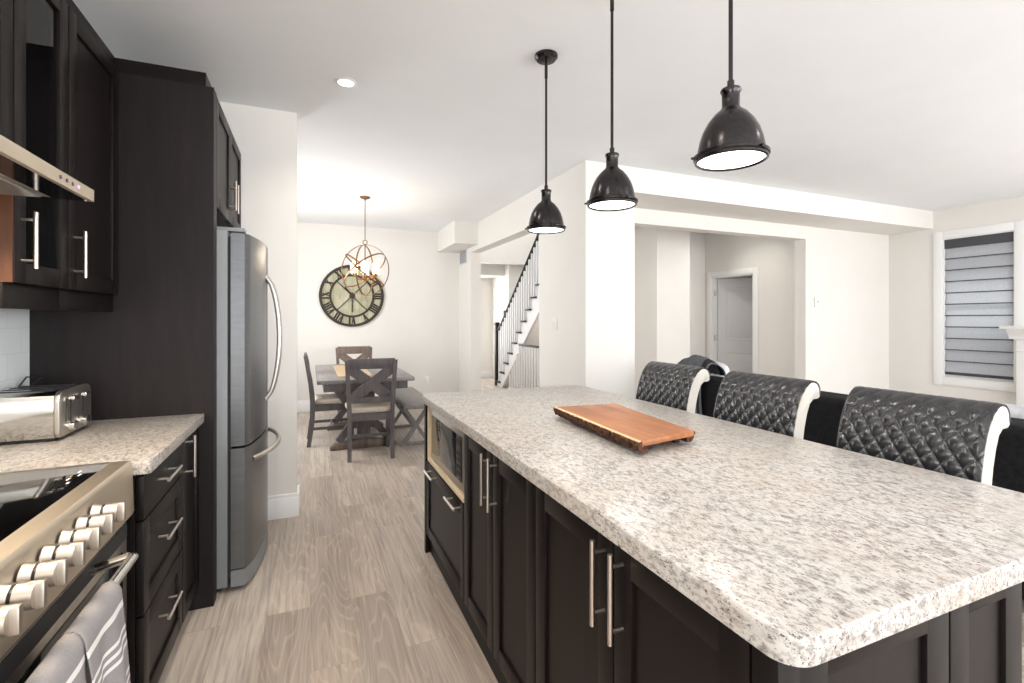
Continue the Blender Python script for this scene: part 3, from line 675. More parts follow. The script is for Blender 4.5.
for y in (ty0+.085, ty1-.085):
    m = MB(); m.box(tx1+.0155, tx1+.0175, y-.005, y+.005, TOP+.055, TOP+.15); m.box(tx1+.0155, tx1+.0175, y-.037, y-.033, TOP+.055, TOP+.15); m.build('lever_slot', 'gasket', t)
    m = MB(); m.box(tx1+.0175, tx1+.036, y-.022, y+.022, TOP+.138, TOP+.152, .004); m.build('lever', 'steelx', t)
    m = MB(); m.cyl((tx1+.016, y, TOP+.042), (tx1+.034, y, TOP+.042), .021, .018, 24); m.build('browning_knob', 'steelx', t)
m = MB(); m.tube([(tx0+.02, ty1+.001, TOP+.05), (tx0+.015, ty1+.03, TOP+.10), (-1.03, ty1+.04, TOP+.17), (-1.00, ty1+.055, TOP+.2), (-1.045, ty1+.05, TOP+.205), (-1.066, ty1+.03, TOP+.16), (-1.066, ty1+.02, TOP+.08)], .0035, 8); m.build('power_cord', 'black', t)
# upper cabinets
XU = -.768; UZ0, UZ1 = 1.445, 2.43
def upper(y0, y1, z0, label, glass, sp=None):
    t = thing('upper_cabinet', ((XW+XU)/2, (y0+y1)/2, z0), label, 'cabinet', 'dark upper cabinets over the worktop')
    m = MB(); xb = XW+.009
    if glass:
        a = .018
        m.box(xb, XU-.022, y1-a, y1, z0, UZ1); m.box(xb, XU-.022, y0+a, y1-a, z0, z0+a); m.box(xb, XU-.022, y0+a, y1-a, UZ1-a, UZ1); m.box(xb, xb+.01, y0+a, y1-a, z0+a, UZ1-a); m.box(xb+.01, XU-.03, y0+a, y1-a, 1.93, 1.948); m.box(xb, XU-.022, y0+.004, y0+a, z0, UZ1)
    else: m.box(xb, XU-.022, y0, y1, z0, UZ1)
    m.build('cabinet_body', 'esp', t, smooth=False)
    m = MB(); m.prism([(XW+.009, UZ1+.001), (XU-.024, UZ1+.001), (XU-.022, UZ1+.012), (XU-.022, UZ1+.052), (XU-.020, UZ1+.058), (XW+.009, UZ1+.058)], 'y', y0, y1); m.build('crown_moulding', 'esp', t)
    return t
t = upper(1.795, 2.128, UZ0, 'dark upper cabinet with a glass door, right of the range hood', True)
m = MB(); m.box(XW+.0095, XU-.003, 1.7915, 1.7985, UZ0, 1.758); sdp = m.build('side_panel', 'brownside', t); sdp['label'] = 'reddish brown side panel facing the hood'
d = shaker((XU-.02, 1.798, UZ0), (0, 1, 0), RX, .328, UZ1-UZ0-.004, .06, panel=False).build('door', 'esp', t)
m = MB(); m.box(XU-.014, XU-.009, 1.856, 2.066, UZ0+.055, UZ1-.06); m.build('glass_pane', 'glass', d)
handle((XU, 1.832, UZ0+.125), (0, 1, 0), RX, .165).build('handle', 'nickel', d)
m = MB(); m.box(XU-.06, XU-.025, 1.795, 2.128, 1.372, UZ0, .001); m.build('light_rail', 'esp', t)
t = upper(2.131, 2.618, UZ0, 'dark upper cabinet with a solid door, against the tall fridge panel', False)
d = shaker((XU-.02, 2.134, UZ0), (0, 1, 0), RX, .46, UZ1-UZ0-.004, .06).build('door', 'esp', t)
handle((XU, 2.168, UZ0+.125), (0, 1, 0), RX, .165).build('handle', 'nickel', d)
m = MB(); m.box(XU-.06, XU-.025, 2.131, 2.618, 1.372, UZ0, .001); m.build('light_rail', 'esp', t)
t = upper(.84, 1.7925, 1.76, 'short dark upper cabinet directly above the range hood', False)
for a, b in ((.843, 1.312), (1.317, 1.791)):
    d = shaker((XU-.02, a, 1.762), (0, 1, 0), RX, b-a, UZ1-1.766, .06).build('door', 'esp', t)
    handle((XU, 1.28 if a < 1 else 1.35, 1.85), (0, 1, 0), RX, .13).build('handle', 'nickel', d)
# hood
hx1, hz0 = -.546, 1.662; hy0, hy1 = .842, 1.665
t = thing('range_hood', (-.8, 1.27, hz0), 'slim stainless range hood with a lit control strip under the upper cabinet', 'range hood')
m = MB(); m.prism([(XW+.009, hz0+.02), (hx1-.085, hz0+.004), (hx1-.085, hz0+.022), (hx1-.012, hz0+.03), (XU+.02, 1.755), (XW+.009, 1.755)], 'y', hy0, hy1); m.build('hood_canopy', 'steel', t, smooth=False)
m = MB(); m.box(hx1-.012, hx1, hy0, hy1, hz0, hz0+.032, .001); fp_ = m.build('front_strip', 'tintsteel', t)
m = MB(); m.box(hx1-.085, hx1-.0125, hy0, hy1, hz0+.001, hz0+.008); m.build('visor_glass', 'ovenglass', t)
m = MB(); m.box(-1.0, hx1-.10, hy0+.03, hy1-.03, hz0-.004, hz0+.012, .002); ft = m.build('grease_filter', 'steel', t)
for k in range(4):
    m = MB(); m.cyl((hx1-.001, 1.47+.032*k, hz0+.016), (hx1+.002, 1.47+.032*k, hz0+.016), .005, seg=12); m.build('button', 'btn' if k == 3 else 'btnoff', t)
for y in (1.05, 1.5):
    m = MB(); m.cyl((-.72, y, hz0-.007), (-.72, y, hz0-.002), .026, seg=20); m.build('hood_lamp', 'hoodlamp', t)
    spot('hood_bulb', (-.72, y, hz0-.012), 30, 150, .6, WARM, .025)
# tall panel, crown block, over-fridge cabinet
m = MB(); m.box(XW+.002, -.415, 2.621, 2.70, 0, 2.425); tag(m.build('tall_side_panel', 'espm', smooth=False), 'tall black-brown wooden side panel standing between the worktop and the fridge', 'side panel')
t = thing('fridge_cabinet', (-.75, 3.15, 1.87), 'dark two-door cabinet above the refrigerator', 'cabinet')
m = MB(); m.box(XW+.003, -.437, 2.703, 3.606, 1.885, 2.425); m.build('cabinet_body', 'esp', t, smooth=False)
for a, b, hy_ in ((2.706, 3.15, 3.105), (3.154, 3.600, 3.195)):
    d = shaker((-.436, a, 1.888), (0, 1, 0), RX, b-a, .534, .06).build('door', 'esp', t)
    handle((-.416, hy_, 2.035), (0, 1, 0), RX, .165).build('handle', 'nickel', d)
m = MB(); m.box(XW+.003, -.447, 2.623, 3.606, 2.4255, 2.488); m.build('crown_moulding', 'esp', t, smooth=False)

# ------------------------------------------------------------------ refrigerator
fy0, fy1 = 2.712, 3.592; t = thing('refrigerator', (-.7, 3.15, 0), 'tall stainless french-door refrigerator with curved doors and bottom freezer', 'refrigerator')
m = MB(); m.box(-1.04, -.372, fy0, fy1, .03, 1.775, .004); m.build('fridge_body', 'fridgeside', t)
m = MB(); m.box(-.372, -.358, fy0+.02, fy1-.02, .06, 1.75); m.build('door_gasket', 'gasket', t)
def curvedoor(y0, y1, z0, z1, xb=-.358):
    c = (fy0+fy1)/2; h = (fy1-fy0)/2; f = lambda y: -.288+.056*(1-((y-c)/h)**2); P = [(xb, y0)]+[(f(y0+(y1-y0)*i/16)-(.010 if i in (0, 16) else 0), y0+(y1-y0)*i/16) for i in range(17)]+[(xb, y1)]
    m = MB(); m.prism(P, 'z', z0, z1); return m
curve_x = lambda y: -.288+.056*(1-((y-3.152)/.44)**2)
for a, b, hy_ in ((fy0, 3.149, 3.105), (3.155, fy1, 3.199)):
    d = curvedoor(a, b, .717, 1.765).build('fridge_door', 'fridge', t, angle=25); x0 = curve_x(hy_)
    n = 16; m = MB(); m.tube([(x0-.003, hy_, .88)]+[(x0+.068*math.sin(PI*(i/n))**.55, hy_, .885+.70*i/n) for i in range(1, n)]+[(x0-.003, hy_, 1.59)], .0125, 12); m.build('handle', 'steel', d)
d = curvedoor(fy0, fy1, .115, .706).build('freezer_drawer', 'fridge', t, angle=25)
n = 20; m = MB(); m.tube([(curve_x(2.80)-.003, 2.80, .628)]+[(curve_x(2.80+.70*i/n)+.062*math.sin(PI*i/n)**.5, 2.80+.70*i/n, .634) for i in range(1, n)]+[(curve_x(3.50)-.003, 3.50, .628)], .0125, 12); m.build('handle', 'steel', d)
curvedoor(fy0, fy1, .028, .108).build('toe_grille', 'fridgeside', t)
for a in (fy0+.02, fy1-.09):
    m = MB(); m.box(-.45, -.30, a, a+.07, 1.7755, 1.795, .003); m.build('hinge_cover', 'fridgeside', t)
m = MB()
for x in (-1.0, -.42):
    for y in (fy0+.06, fy1-.06): m.cyl((x, y, 0), (x, y, .032), .02)
m.build('levelling_foot', 'black', t)

# ------------------------------------------------------------------ dining room
def X_bar(m, p, q, w, th, n): m.bar(p, q, w, th, n)
def make_chair(name, label, mat, seatmat='linen'):
    t = thing(name, (0, 0, 0), label, 'chair', 'cross-back chairs at the dining table')
    for s in (-1, 1):
        m = MB(); m.post([(s*.198, -.235, 0, .036, .04), (s*.196, -.20, .25, .04, .046), (s*.198, -.195, .46, .042, .05), (s*.207, -.215, .65, .04, .042), (s*.216, -.25, .85, .038, .034), (s*.222, -.27, .955, .038, .028)]); m.build('leg', mat, t)
        m = MB(); m.post([(s*.192, .2, 0, .032, .032), (s*.195, .2, .43, .044, .044)]); m.build('leg', mat, t)
    m = MB(); m.box(-.215, .215, .185, .21, .37, .44); m.box(-.18, .18, -.2, -.175, .37, .44); m.box(-.212, -.187, -.18, .19, .37, .44); m.box(.187, .212, -.18, .19, .37, .44); m.build('seat_frame', mat, t)
    m = MB(); P = [(-.192, -.17), (.192, -.17), (.235, .225), (-.235, .225)]; m.prism(P, 'z', .438, .492, .016); m.build('seat', seatmat, t)
    m = MB(); pr = [(-.260, .87), (-.230, .87), (-.255, .97), (-.282, .97)]
    m.prism(pr, 'x', -.218, .218, .003); m.build('top_rail', mat, t); m = MB()
    m.prism([(-.222, .545), (-.196, .545), (-.203, .60), (-.228, .60)], 'x', -.196, .196); m.build('back_rail', mat, t)
    m = MB(); nn = (0, 1, .2)
    for s in (-1, 1): m.bar((s*.185, -.21+.003*s, .58), (-s*.205, -.248+.003*s, .885), .098, .018, nn)
    m.build('cross_back', mat, t)
    m = MB(); m.box(-.198, -.188, -.19, .19, .17, .2); m.box(.188, .198, -.19, .19, .17, .2); m.box(-.19, .19, -.01, .01, .172, .198); m.build('stretcher', mat, t)
    return t
c0 = make_chair('dining_chair', 'grey cross-back chair with its back to the camera at the near table end', 'greywood')
c0.location = (.553, 5.005, 0); c0.rotation_euler = (0, 0, math.radians(-3))
dup(c0, (.222, 5.70, 0), math.radians(-90), label='grey cross-back dining chair on the left long side of the table, seen sideways')
c2 = make_chair('dining_chair', 'brown cross-back chair at the far head of the dining table, under the wall clock', 'brownchair'); c2.location = (.56, 6.70, 0); c2.rotation_euler = (0, 0, PI)
t = thing('dining_table', (.52, 5.73, 0), 'grey wooden trestle dining table in the dining area', 'table')
m = MB(); m.box(.06, .975, 4.87, 6.62, .725, .762, .004); m.build('tabletop', 'greytop', t)
m = MB(); a = .06; m.box(.06+a, .975-a, 4.87+a, 4.87+a+.025, .645, .725); m.box(.06+a, .975-a, 6.62-a-.025, 6.62-a, .645, .725); m.box(.06+a, .06+a+.025, 4.955, 6.535, .645, .725); m.box(.975-a-.025, .975-a, 4.955, 6.535, .645, .725); m.build('apron', 'greywood', t)
for y in (5.29, 6.26):
    m = MB(); m.prism([(.19, 0), (.85, 0), (.85, .035), (.80, .065), (.60, .09), (.44, .09), (.24, .065), (.19, .035)], 'y', y-.045, y+.045, .004); m.build('trestle_foot', 'brownchair', t)
    m = MB(); m.box(.455, .585, y-.045, y+.045, .088, .725); m.build('pedestal', 'greywood', t)
    m = MB()
    for s in (-1, 1): m.bar((.52+s*.06, y, .32), (.52+s*.32, y, .70), .07, .06, (0, 1, 0))
    for s in (-1, 1): m.bar((.52+s*.05, y, .34), (.52+s*.25, y, .08), .07, .06, (0, 1, 0))
    m.build('brace', 'greywood', t)
m = MB(); m.box(.49, .55, 5.33, 6.22, .17, .24); m.build('stretcher', 'brownchair', t)
m = MB(); m.box(.26, .60, 5.13, 6.42, .7625, .767)
for k in range(6): m.box(.262, .598, 5.18+k*.22, 5.22+k*.22, .767, .7685)
tag(m.build('table_runner', 'runner', smooth=False), 'pale woven bamboo runner lying along the dining table', 'table runner')
t = thing('dining_bench', (1.05, 5.6, 0), 'grey wooden bench with crossed legs along the right of the dining table', 'bench')
m = MB(); m.box(.875, 1.225, 4.92, 6.30, .425, .465, .004); m.build('bench_seat', 'greytop', t)
for y in (5.17, 6.05):
    m = MB(); m.box(.90, 1.20, y-.02, y+.02, .385, .425); m.box(.90, 1.20, y-.018, y+.018, 0, .035)
    for s in (-1, 1): m.bar((1.05+s*.125, y+.002*s, .03), (1.05-s*.125, y+.002*s, .395), .04, .03, (0, 1, 0))
    m.build('crossed_leg', 'greytop', t)
m = MB(); m.box(1.035, 1.065, 5.18, 6.04, .20, .23); m.build('stretcher', 'greytop', t)
# wall clock
CX, CZ, CR = .585, 1.695, .465; YW = 7.648
t = thing('wall_clock', (CX, YW, CZ-CR), 'large round wall clock with roman numerals on weathered plank face', 'clock')
def ringy(m, r0, r1, y0, y1, seg=64): return m.rings([[(CX+r*math.cos(2*PI*i/seg), y, CZ+r*math.sin(2*PI*i/seg)) for i in range(seg)] for r, y in ((r1, y1), (r1, y0), (r0, y0), (r0, y1))], wrap=True)
m = MB(); m.rings([[(CX+(CR-.01)*math.cos(2*PI*i/64), y, CZ+(CR-.01)*math.sin(2*PI*i/64)) for i in range(64)] for y in (YW, YW-.018)]); m.build('clock_face', 'clockface', t)
m = MB(); ringy(m, CR-.040, CR, YW-.036, YW); m.build('outer_ring', 'clockf', t)
m = MB(); ringy(m, CR-.172, CR-.140, YW-.030, YW-.016); m.build('inner_ring', 'clockf', t)
ROM = ['XII', 'I', 'II', 'III', 'IIII', 'V', 'VI', 'VII', 'VIII', 'IX', 'X', 'XI']
for i, s in enumerate(ROM):
    a = PI/2-i*PI/6; m = MB(); rr = Vector((math.cos(a), 0, math.sin(a))); tt = Vector((math.sin(a), 0, -math.cos(a))); r0, r1 = CR-.142, CR-.03; h = r1-r0
    wd = {'I': .034, 'V': .070, 'X': .076}; tot = sum(wd[c] for c in s); x = -tot/2; base = Vector((CX, YW-.0215, CZ)); N = (0, 1, 0)
    P = lambda u, k: base+rr*(r0+h*k)+tt*u
    for c in s:
        w = wd[c]; c0_ = x+w/2
        if c == 'I': m.bar(P(c0_, 0), P(c0_, 1), .026, .009, N)
        elif c == 'V': m.bar(P(c0_-.022, 1), P(c0_, 0), .028, .009, N); m.bar(P(c0_+.022, 1), P(c0_, 0), .014, .0085, N)
        else: m.bar(P(c0_-.023, 1), P(c0_+.023, 0), .028, .009, N); m.bar(P(c0_+.023, 1), P(c0_-.023, 0), .014, .0085, N)
        x += w
    m.build('numeral', 'clockf', t)
m = MB()
for a in (PI/4, 3*PI/4, 5*PI/4, 7*PI/4): m.bar((CX+.03*math.cos(a), YW-.022, CZ+.03*math.sin(a)), (CX+(CR-.15)*math.cos(a), YW-.022, CZ+(CR-.15)*math.sin(a)), .014, .008, (0, 1, 0))
m.build('spoke', 'clockf', t)
m = MB(); m.cyl((CX, YW-.018, CZ), (CX, YW-.045, CZ), .04, .032, 24); m.build('hub', 'clockf', t)
for a, L_, w in ((-PI/2, .245, .016), (PI*.71, .17, .022)):
    m = MB(); m.bar((CX-.05*math.cos(a), YW-.040, CZ-.05*math.sin(a)), (CX+L_*math.cos(a), YW-.040, CZ+L_*math.sin(a)), w, .004, (0, 1, 0)); m.build('clock_hand', 'clockf', t)
# chandelier
HX, HY, HZ, HR = .585, 5.78, 1.905, .292
t = thing('orb_chandelier', (HX, HY, HZ-HR), 'bronze orb chandelier of crossed rings with lit candle bulbs over the dining table', 'chandelier')
cc = Vector((HX, HY, HZ))
m = MB(); m.lathe([(.06, ZC), (.06, ZC-.008), (.045, ZC-.02), (.012, ZC-.028), (.008, ZC-.04)], (HX, HY, 0), 28); m.build('ceiling_canopy', 'bronzel', t)
m = MB(); m.cyl((HX, HY, HZ+HR+.055), (HX, HY, ZC-.03), .005, seg=10)
m.build('stem', 'bronzel', t)
m = MB(); m.tube([(HX+.024*math.cos(a), HY, HZ+HR+.03+.024*math.sin(a)) for a in [2*PI*i/20 for i in range(20)]], .005, 8, wrap=True); m.build('loop', 'bronzel', t)
def band(axis, R, w=.016, th=.004, seg=64):
    ax = Vector(axis).normalized(); a = ax.orthogonal().normalized(); b = ax.cross(a); m = MB(); Rg = []
    for i in range(seg):
        q = a*math.cos(2*PI*i/seg)+b*math.sin(2*PI*i/seg); Rg.append([cc+q*(R+th/2)+ax*w/2, cc+q*(R-th/2)+ax*w/2, cc+q*(R-th/2)-ax*w/2, cc+q*(R+th/2)-ax*w/2])
    return m.rings(Rg, wrap=True)
for ax, R in (((.55, .83, 0), HR), ((.9, -.42, 0), HR-.006), ((-.55, .35, .75), HR-.012), ((.62, -.25, .74), HR-.018)): band(ax, R).build('ring', 'bronzel', t)
m = MB(); m.cyl((HX, HY, HZ-.075), (HX, HY, HZ+HR), .006, seg=10); m.sphere((HX, HY, HZ-.08), .03); m.build('centre_column', 'bronzel', t)
for i in range(6):
    a = i*PI/3+.35; r = .14; x, y = HX+r*math.cos(a), HY+r*math.sin(a)
    m = MB(); m.tube([(HX, HY, HZ-.07), (HX+.04*math.cos(a), HY+.04*math.sin(a), HZ-.105), (HX+.09*math.cos(a), HY+.09*math.sin(a), HZ-.10), (x, y, HZ-.06), (x, y, HZ-.045)], .006, 8); m.lathe([(.006, HZ-.052), (.024, HZ-.048), (.026, HZ-.042), (.006, HZ-.042)], (x, y, 0), 16); m.build('arm', 'bronzel', t)
    m = MB(); m.lathe([(.030, HZ-.042), (.034, HZ-.038), (.034, HZ+.075), (.031, HZ+.078), (.012, HZ+.07)], (x, y, 0), 18); cs = m.build('candle_shade', 'candle', t)
    m = MB(); m.lathe([(.006, HZ+.055), (.014, HZ+.06), (.016, HZ+.072), (.011, HZ+.09), (.003, HZ+.105)], (x, y, 0), 14); m.build('bulb', 'lampwarm', t)
def point(name, loc, power, col, r=.05):
    l = bpy.data.lights.new(name, 'POINT'); l.energy = power; l.color = col; l.shadow_soft_size = r
    o = bpy.data.objects.new(name, l); C.objects.link(o); o.location = loc
point('chandelier_glow', (HX, HY, HZ+.12), 10, (1, .84, .62), .08)
point('added_stair_fill', (4.05, 7.0, 1.0), 7, (1, .95, .88), .1)  # unseen fill light added to brighten the underside of the stair
# downlights: the first is in view, more are added unseen for light
def downlight(x, y, z=ZC, label='', group='recessed ceiling downlights', power=32):
    t = thing('downlight', (x, y, z-.006), label, 'downlight', group)
    m = MB(); m.lathe([(.045, z-.001), (.062, z-.001), (.062, z-.004), (.046, z-.008), (.045, z-.006)], (x, y, 0), 28, closed=False); m.build('trim_ring', 'trim', t)
    m = MB(); m.cyl((x, y, z-.005), (x, y, z-.001), .045, seg=28); m.build('lens', 'down', t)
    spot('downlight_beam', (x, y, z-.02), power, 140, .8, (1, .92, .82), .045)
downlight(.197, 3.026, label='small recessed white ceiling downlight between the fridge and the pendants')
for x, y in ((-.05, 2.05), (-.05, .9), (-.05, -.6)): downlight(x, y, label='recessed ceiling downlight added over the kitchen aisle for more light, out of the picture')
for x, y in ((2.5, .5), (2.5, -1.0), (4.8, .3)): downlight(x, y, label='recessed ceiling downlight added over the living room for more light, out of the picture')
for x, y in ((4.0, 5.0), (5.4, 5.0)): downlight(x, y, label='recessed ceiling downlight added in the hall behind the bulkhead for more light, out of the picture', power=22)
downlight(2.95, 8.2, label='recessed ceiling downlight added in the foyer for more light, out of the picture', power=22)
downlight(6.8, 5.4, label='recessed ceiling downlight in the room behind the hall door, out of the picture', power=8)

# ------------------------------------------------------------------ staircase
SX0, SX1 = 3.5, 4.445; n = 13; rise, run, y00 = .203, .207, 9.15
t = thing('staircase', (4.0, 8, 0), 'white staircase with dark treads and dark handrail seen through the left opening', 'staircase')
zs = lambda k: .103+rise*k; ys = lambda k: y00-run*k
for k in range(n):
    m = MB(); m.box(SX0-.025, SX1, ys(k)-run, ys(k)+.03, zs(k)-.03, zs(k), .004); m.build('tread', 'darkrail', t)
    m = MB(); m.box(SX0, SX1, ys(k)-.015, ys(k), max(0, zs(k)-rise), zs(k)-.03); m.build('riser', 'balu', t)
P = []
for k in range(n): P += [(ys(k)-.0, max(0, zs(k)-rise+.0)), (ys(k), zs(k)-.03)]
P += [(ys(n-1)-run, zs(n-1)-.03)]
yl = ys(n-1)-run; P += [(yl, zs(n-1)-.40), (9.0-.12, 0)]
m = MB(); m.prism(P, 'x', SX0, SX0+.03); m.build('stringer', 'balu', t, smooth=False)
m = MB(); m.prism([(ys(0)-.1, 0.0), (ys(0)-.3, 0), (yl, zs(n-1)-.42), (yl, zs(n-1)-.28)], 'x', SX0+.031, SX1); m.build('stair_soffit', 'wall', t, smooth=False)
rz = lambda y: 1.10+.878*(9.15-y)
m = MB(); m.prism([(9.17, 1.08), (9.02, rz(9.02)-.035), (yl, rz(yl)-.035), (yl, rz(yl)+.025), (9.02, rz(9.02)+.025), (9.17, 1.13)], 'x', SX0+.0, SX0+.055, .006); m.build('handrail', 'darkrail', t)
m = MB(); m.box(SX0-.02, SX0+.065, 9.16, 9.245, 0, 1.23, .004); m.box(SX0-.035, SX0+.08, 9.145, 9.26, 1.23, 1.26, .004); m.box(SX0-.02, SX0+.065, 9.16, 9.245, 1.26, 1.285, .01); m.build('newel_post', 'darkrail', t)
m = MB(); m.box(SX0-.005, SX0+.06, 8.74, 8.80, rz(8.77)-.06, rz(8.77)+.085, .006); m.build('rail_easing', 'darkrail', t)
for k in range(n):
    for f in (.25, .75):
        y = ys(k)-run*f
        m = MB(); m.box(SX0+.012, SX0+.042, y-.015, y+.015, zs(k), rz(y)-.03); m.build('baluster', 'balu', t)
# guard rail by the lower stair
t = thing('guard_railing', (SX0, 7.3, 0), 'low white balustrade with a dark top rail, under the rising stair', 'railing')
gy0, gy1 = 6.5, 8.0; m = MB(); m.box(SX0-.03, SX0-.002+.0, gy0, gy1, .865, .905, .004); m.build('top_rail', 'darkrail', t)
m = MB(); m.box(SX0-.03, SX0-.002, gy0, gy1+.5, 0, .06); m.build('bottom_rail', 'balu', t)
y = gy0+.06
while y < gy1+.45:
    ztop = .866 if y < 7.97 else max(.07, .866-(y-7.97)*1.2)
    m = MB(); m.box(SX0-.029, SX0-.003, y-.014, y+.014, .06, ztop); m.build('baluster', 'balu', t); y += .11

# ------------------------------------------------------------------ living room
t = thing('sofa', (3.4, 1.7, 0), 'long black fabric sofa with its back to the island stools', 'sofa')
sy0, sy1 = .15, 3.80
m = MB(); m.box(2.98, 3.9, sy0, sy1, .06, .30, .02); m.build('sofa_base', 'sofa', t)
m = MB(); m.box(2.97, 3.22, sy0, sy1, .28, .85, .05, 4); m.build('backrest', 'sofa', t)
for a in (sy0, sy1-.22):
    m = MB(); m.box(3.0, 3.92, a, a+.22, .28, .64, .05, 4); m.build('armrest', 'sofa', t)
for k in range(3):
    a = sy0+.225+k*1.066; m = MB(); m.box(3.2, 3.93, a, a+1.06, .295, .47, .04, 3); m.build('seat_cushion', 'sofa', t)
    m = MB(); m.box(3.19, 3.36, a+.01, a+1.05, .46, .84, .05, 3); m.build('back_cushion', 'sofa', t)
m = MB()
for x in (3.03, 3.85):
    for y in (sy0+.06, sy1-.06): m.cyl((x, y, 0), (x, y, .065), .025)
m.build('foot', 'black', t)
def pillow(c, w, h, d, rot, mat, label):
    m = MB(); N = 20; F = []; 
    for sgn in (1, -1):
        rows = []
        for i in range(N+1):
            row = []
            for j in range(N+1):
                u, v = i/N*2-1, j/N*2-1; k = max(0, (1-u**4)*(1-v**4))**.5; pin = 1-.06*(1-abs(u))*0-.05*(u*u+v*v-u*u*v*v)*0
                row.append((u*w/2*(1-.07*(1-v*v)*-1+-.07), sgn*d/2*k, v*h/2*(1-.07*(1-u*u)*-1+-.07)))
            rows.append(row)
        m.grid(rows)
    bmesh.ops.remove_doubles(m.bm, verts=m.bm.verts, dist=1e-5); bmesh.ops.recalc_face_normals(m.bm, faces=m.bm.faces)
    o = m.build('throw_pillow', mat, origin=(0, 0, 0), angle=80); o.location = c; o.rotation_euler = rot; return tag(o, label, 'pillow')
pillow((3.50, 1.30, .685), .46, .42, .15, (math.radians(-14), 0, math.radians(90)), 'pillow', 'pale grey throw pillow on the black sofa, right of the nearest stool')
pillow((3.49, 3.405, .715), .33, .49, .14, (math.radians(-12), 0, math.radians(90)), 'whitepillow', 'white throw pillow beside the grey throw at the far end of the sofa')
# grey throw blanket over the sofa back
def throw():
    n, k = 40, 26; rows = []
    path = [(2.955, .50), (2.953, .65), (2.952, .78), (2.955, .86), (2.965, .93), (2.99, .985), (3.03, 1.015), (3.075, 1.02), (3.115, 1.0), (3.145, .96), (3.165, .91), (3.178, .885), (3.186, .868)]
    P = [Vector(p) for p in path]
    for i in range(n+1):
        s = i/n*(len(P)-1); a = min(int(s), len(P)-2); f = s-a; p1, p2 = P[a], P[a+1]; p0, p3 = P[max(a-1, 0)], P[min(a+2, len(P)-1)]
        p = .5*((2*p1)+(p2-p0)*f+(2*p0-5*p1+4*p2-p3)*f*f+(3*p1-p0-3*p2+p3)*f**3); row = []
        for j in range(k+1):
            v = j/k; w = .012*math.sin(v*13+s*.5)+.007*math.sin(v*29+1); bulge = 1-.25*abs(v-.55)**2
            zz = .864+(p[1]-.864)*(.55+.45*math.sin(PI*min(1, max(0, v*.9+.08)))) if p[1] > .864 else p[1]
            row.append((p[0]-abs(w) if s < 4 else p[0], 3.02+.36*v+.015*math.sin(s*1.1), zz+(abs(w) if s >= 4 else 0)*.6))
        rows.append(row)
    m = MB(); m.grid(rows)
    for f in m.bm.faces:
        j = list(m.bm.faces).index(f) % k if False else 0
    m.bm.faces.ensure_lookup_table()
    for fi, f in enumerate(m.bm.faces): f.material_index = 1 if (fi % k) in (1, 2, 3) else 0
    o = m.build('throw_blanket', ['throw', 'throwedge'], angle=80); md = o.modifiers.new('thickness', 'SOLIDIFY'); md.thickness = .008; md.offset = 1
    tag(o, 'dark grey throw blanket with navy bands draped over the far end of the sofa', 'blanket')
throw()
# window blind
t = thing('window_blind', (7.46, 3.24, .64), 'grey banded fabric blind with a charcoal top band, lowered over the living room window', 'blind')
m = MB(); m.box(7.492, 7.528, 2.91, 3.568, 2.245, 2.357, .003); m.build('cassette', 'cassette', t)
m = MB(); z1 = 2.245; nb = 11; st = (z1-.66)/nb; P = []
for k in range(nb): P += [(7.522, z1-k*st), (7.507, z1-k*st-st*.5), (7.500, z1-(k+1)*st+.012), (7.517, z1-(k+1)*st+.004)]
m.grid([[(x, 2.915, z), (x, 3.563, z)] for x, z in P]); m.build('fabric', 'blind', t, smooth=False)
m = MB()
for k in range(1, nb+1): m.box(7.4985, 7.506, 2.914, 3.564, z1-k*st+.004, z1-k*st+.016)
m.build('fold_band', 'cassette', t, smooth=False)
m = MB(); m.box(7.502, 7.524, 2.914, 3.564, .640, .662, .003); m.build('bottom_bar', 'cassette', t)
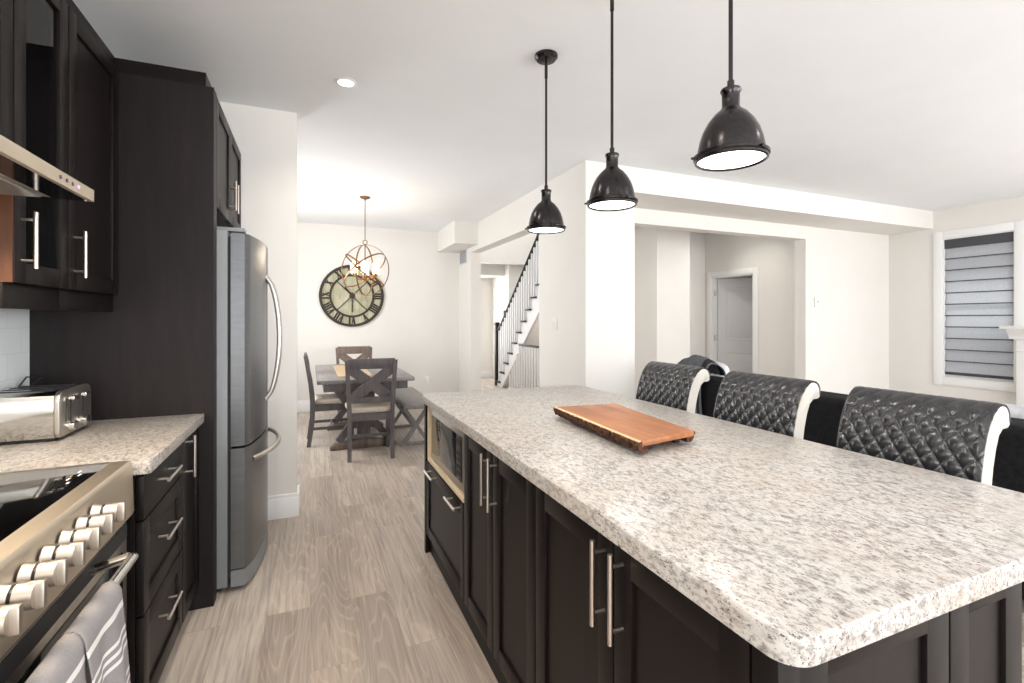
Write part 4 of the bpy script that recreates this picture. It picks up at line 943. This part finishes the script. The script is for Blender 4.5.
# fireplace mantel
t = thing('fireplace_mantel', (7.3, 2.2, 0), 'white fireplace mantel with a moulded shelf at the right edge, by the window', 'mantel')
my0_, my1_ = 1.3, 2.92
m = MB(); m.box(7.2, 7.488, my0_, my1_, 1.232, 1.268, .004); m.prism([(7.488, 1.12), (7.30, 1.12), (7.295, 1.15), (7.27, 1.18), (7.245, 1.2), (7.225, 1.232), (7.488, 1.232)], 'y', my0_+.03, my1_-.045); m.build('mantel_shelf', 'trim', t)
for a in (my0_+.10, my1_-.30):
    m = MB(); m.box(7.32, 7.488, a, a+.2, 0, 1.12, .003); m.box(7.31, 7.488, a-.01, a+.21, 0, .16, .003); m.box(7.312, 7.488, a-.008, a+.208, .98, 1.0, .003); m.build('pilaster', 'trim', t)
m = MB(); m.box(7.34, 7.488, my0_+.305, my1_-.305, .85, 1.12); m.build('header', 'trim', t)
m = MB(); m.box(7.40, 7.488, my0_+.305, my1_-.305, 0, .85); m.build('firebox', 'black', t, smooth=False)

# ------------------------------------------------------------------ wall fittings
def plate(name, label, cat, cx, n, w, h, rocker=2):
    t = thing(name, cx, label, cat); u = Vector((0, 1, 0)) if abs(n[0]) else Vector((1, 0, 0))
    m = MB(); m.M = frame(cx, u, n); m.box(-w/2, w/2, 0, .006, -h/2, h/2, .002); m.build('cover_plate', 'plate', t)
    for k in range(rocker):
        x = (k-(rocker-1)/2)*.046; m = MB(); m.M = frame(cx, u, n); m.box(x-.016, x+.016, .006, .010, -.033, .033, .002); m.build('rocker', 'plate', t)
plate('light_switch', 'white double light switch on the wall beside the stair opening', 'light switch', (2.25, 4.27, 1.295), (-1, 0, 0), .115, .115)
plate('wall_outlet', 'white outlet low on the far dining wall, right of the table', 'outlet', (1.72, 7.65, .38), (0, -1, 0), .07, .115, 1)
plate('wall_control', 'small white switch plate on the pale block wall edge in the hall', 'light switch', (5.52, 6.1, 1.36), (0, -1, 0), .07, .115, 1)
t = thing('thermostat', (5.99, 4.21, 1.56), 'small white thermostat on the recess wall between the hall opening and the window', 'thermostat')
m = MB(); m.box(5.945, 6.01, 4.192, 4.21, 1.505, 1.62, .004); m.build('thermostat_body', 'plate', t)
m = MB(); m.box(5.99, 6.005, 4.190, 4.1925, 1.56, 1.575); m.build('sensor', 'gasket', t)
t = thing('wall_vent', (2.25, 7.38, 2.35), 'white air vent grille high on the wall beside the stair opening', 'vent')
m = MB(); m.box(2.242, 2.25, 7.2, 7.56, 2.22, 2.47, .002); m.build('vent_frame', 'ventm', t)
m = MB()
for k in range(9): m.box(2.238, 2.243, 7.225, 7.535, 2.24+k*.024, 2.255+k*.024)
m.build('louvre', 'fridgeside', t, smooth=False)
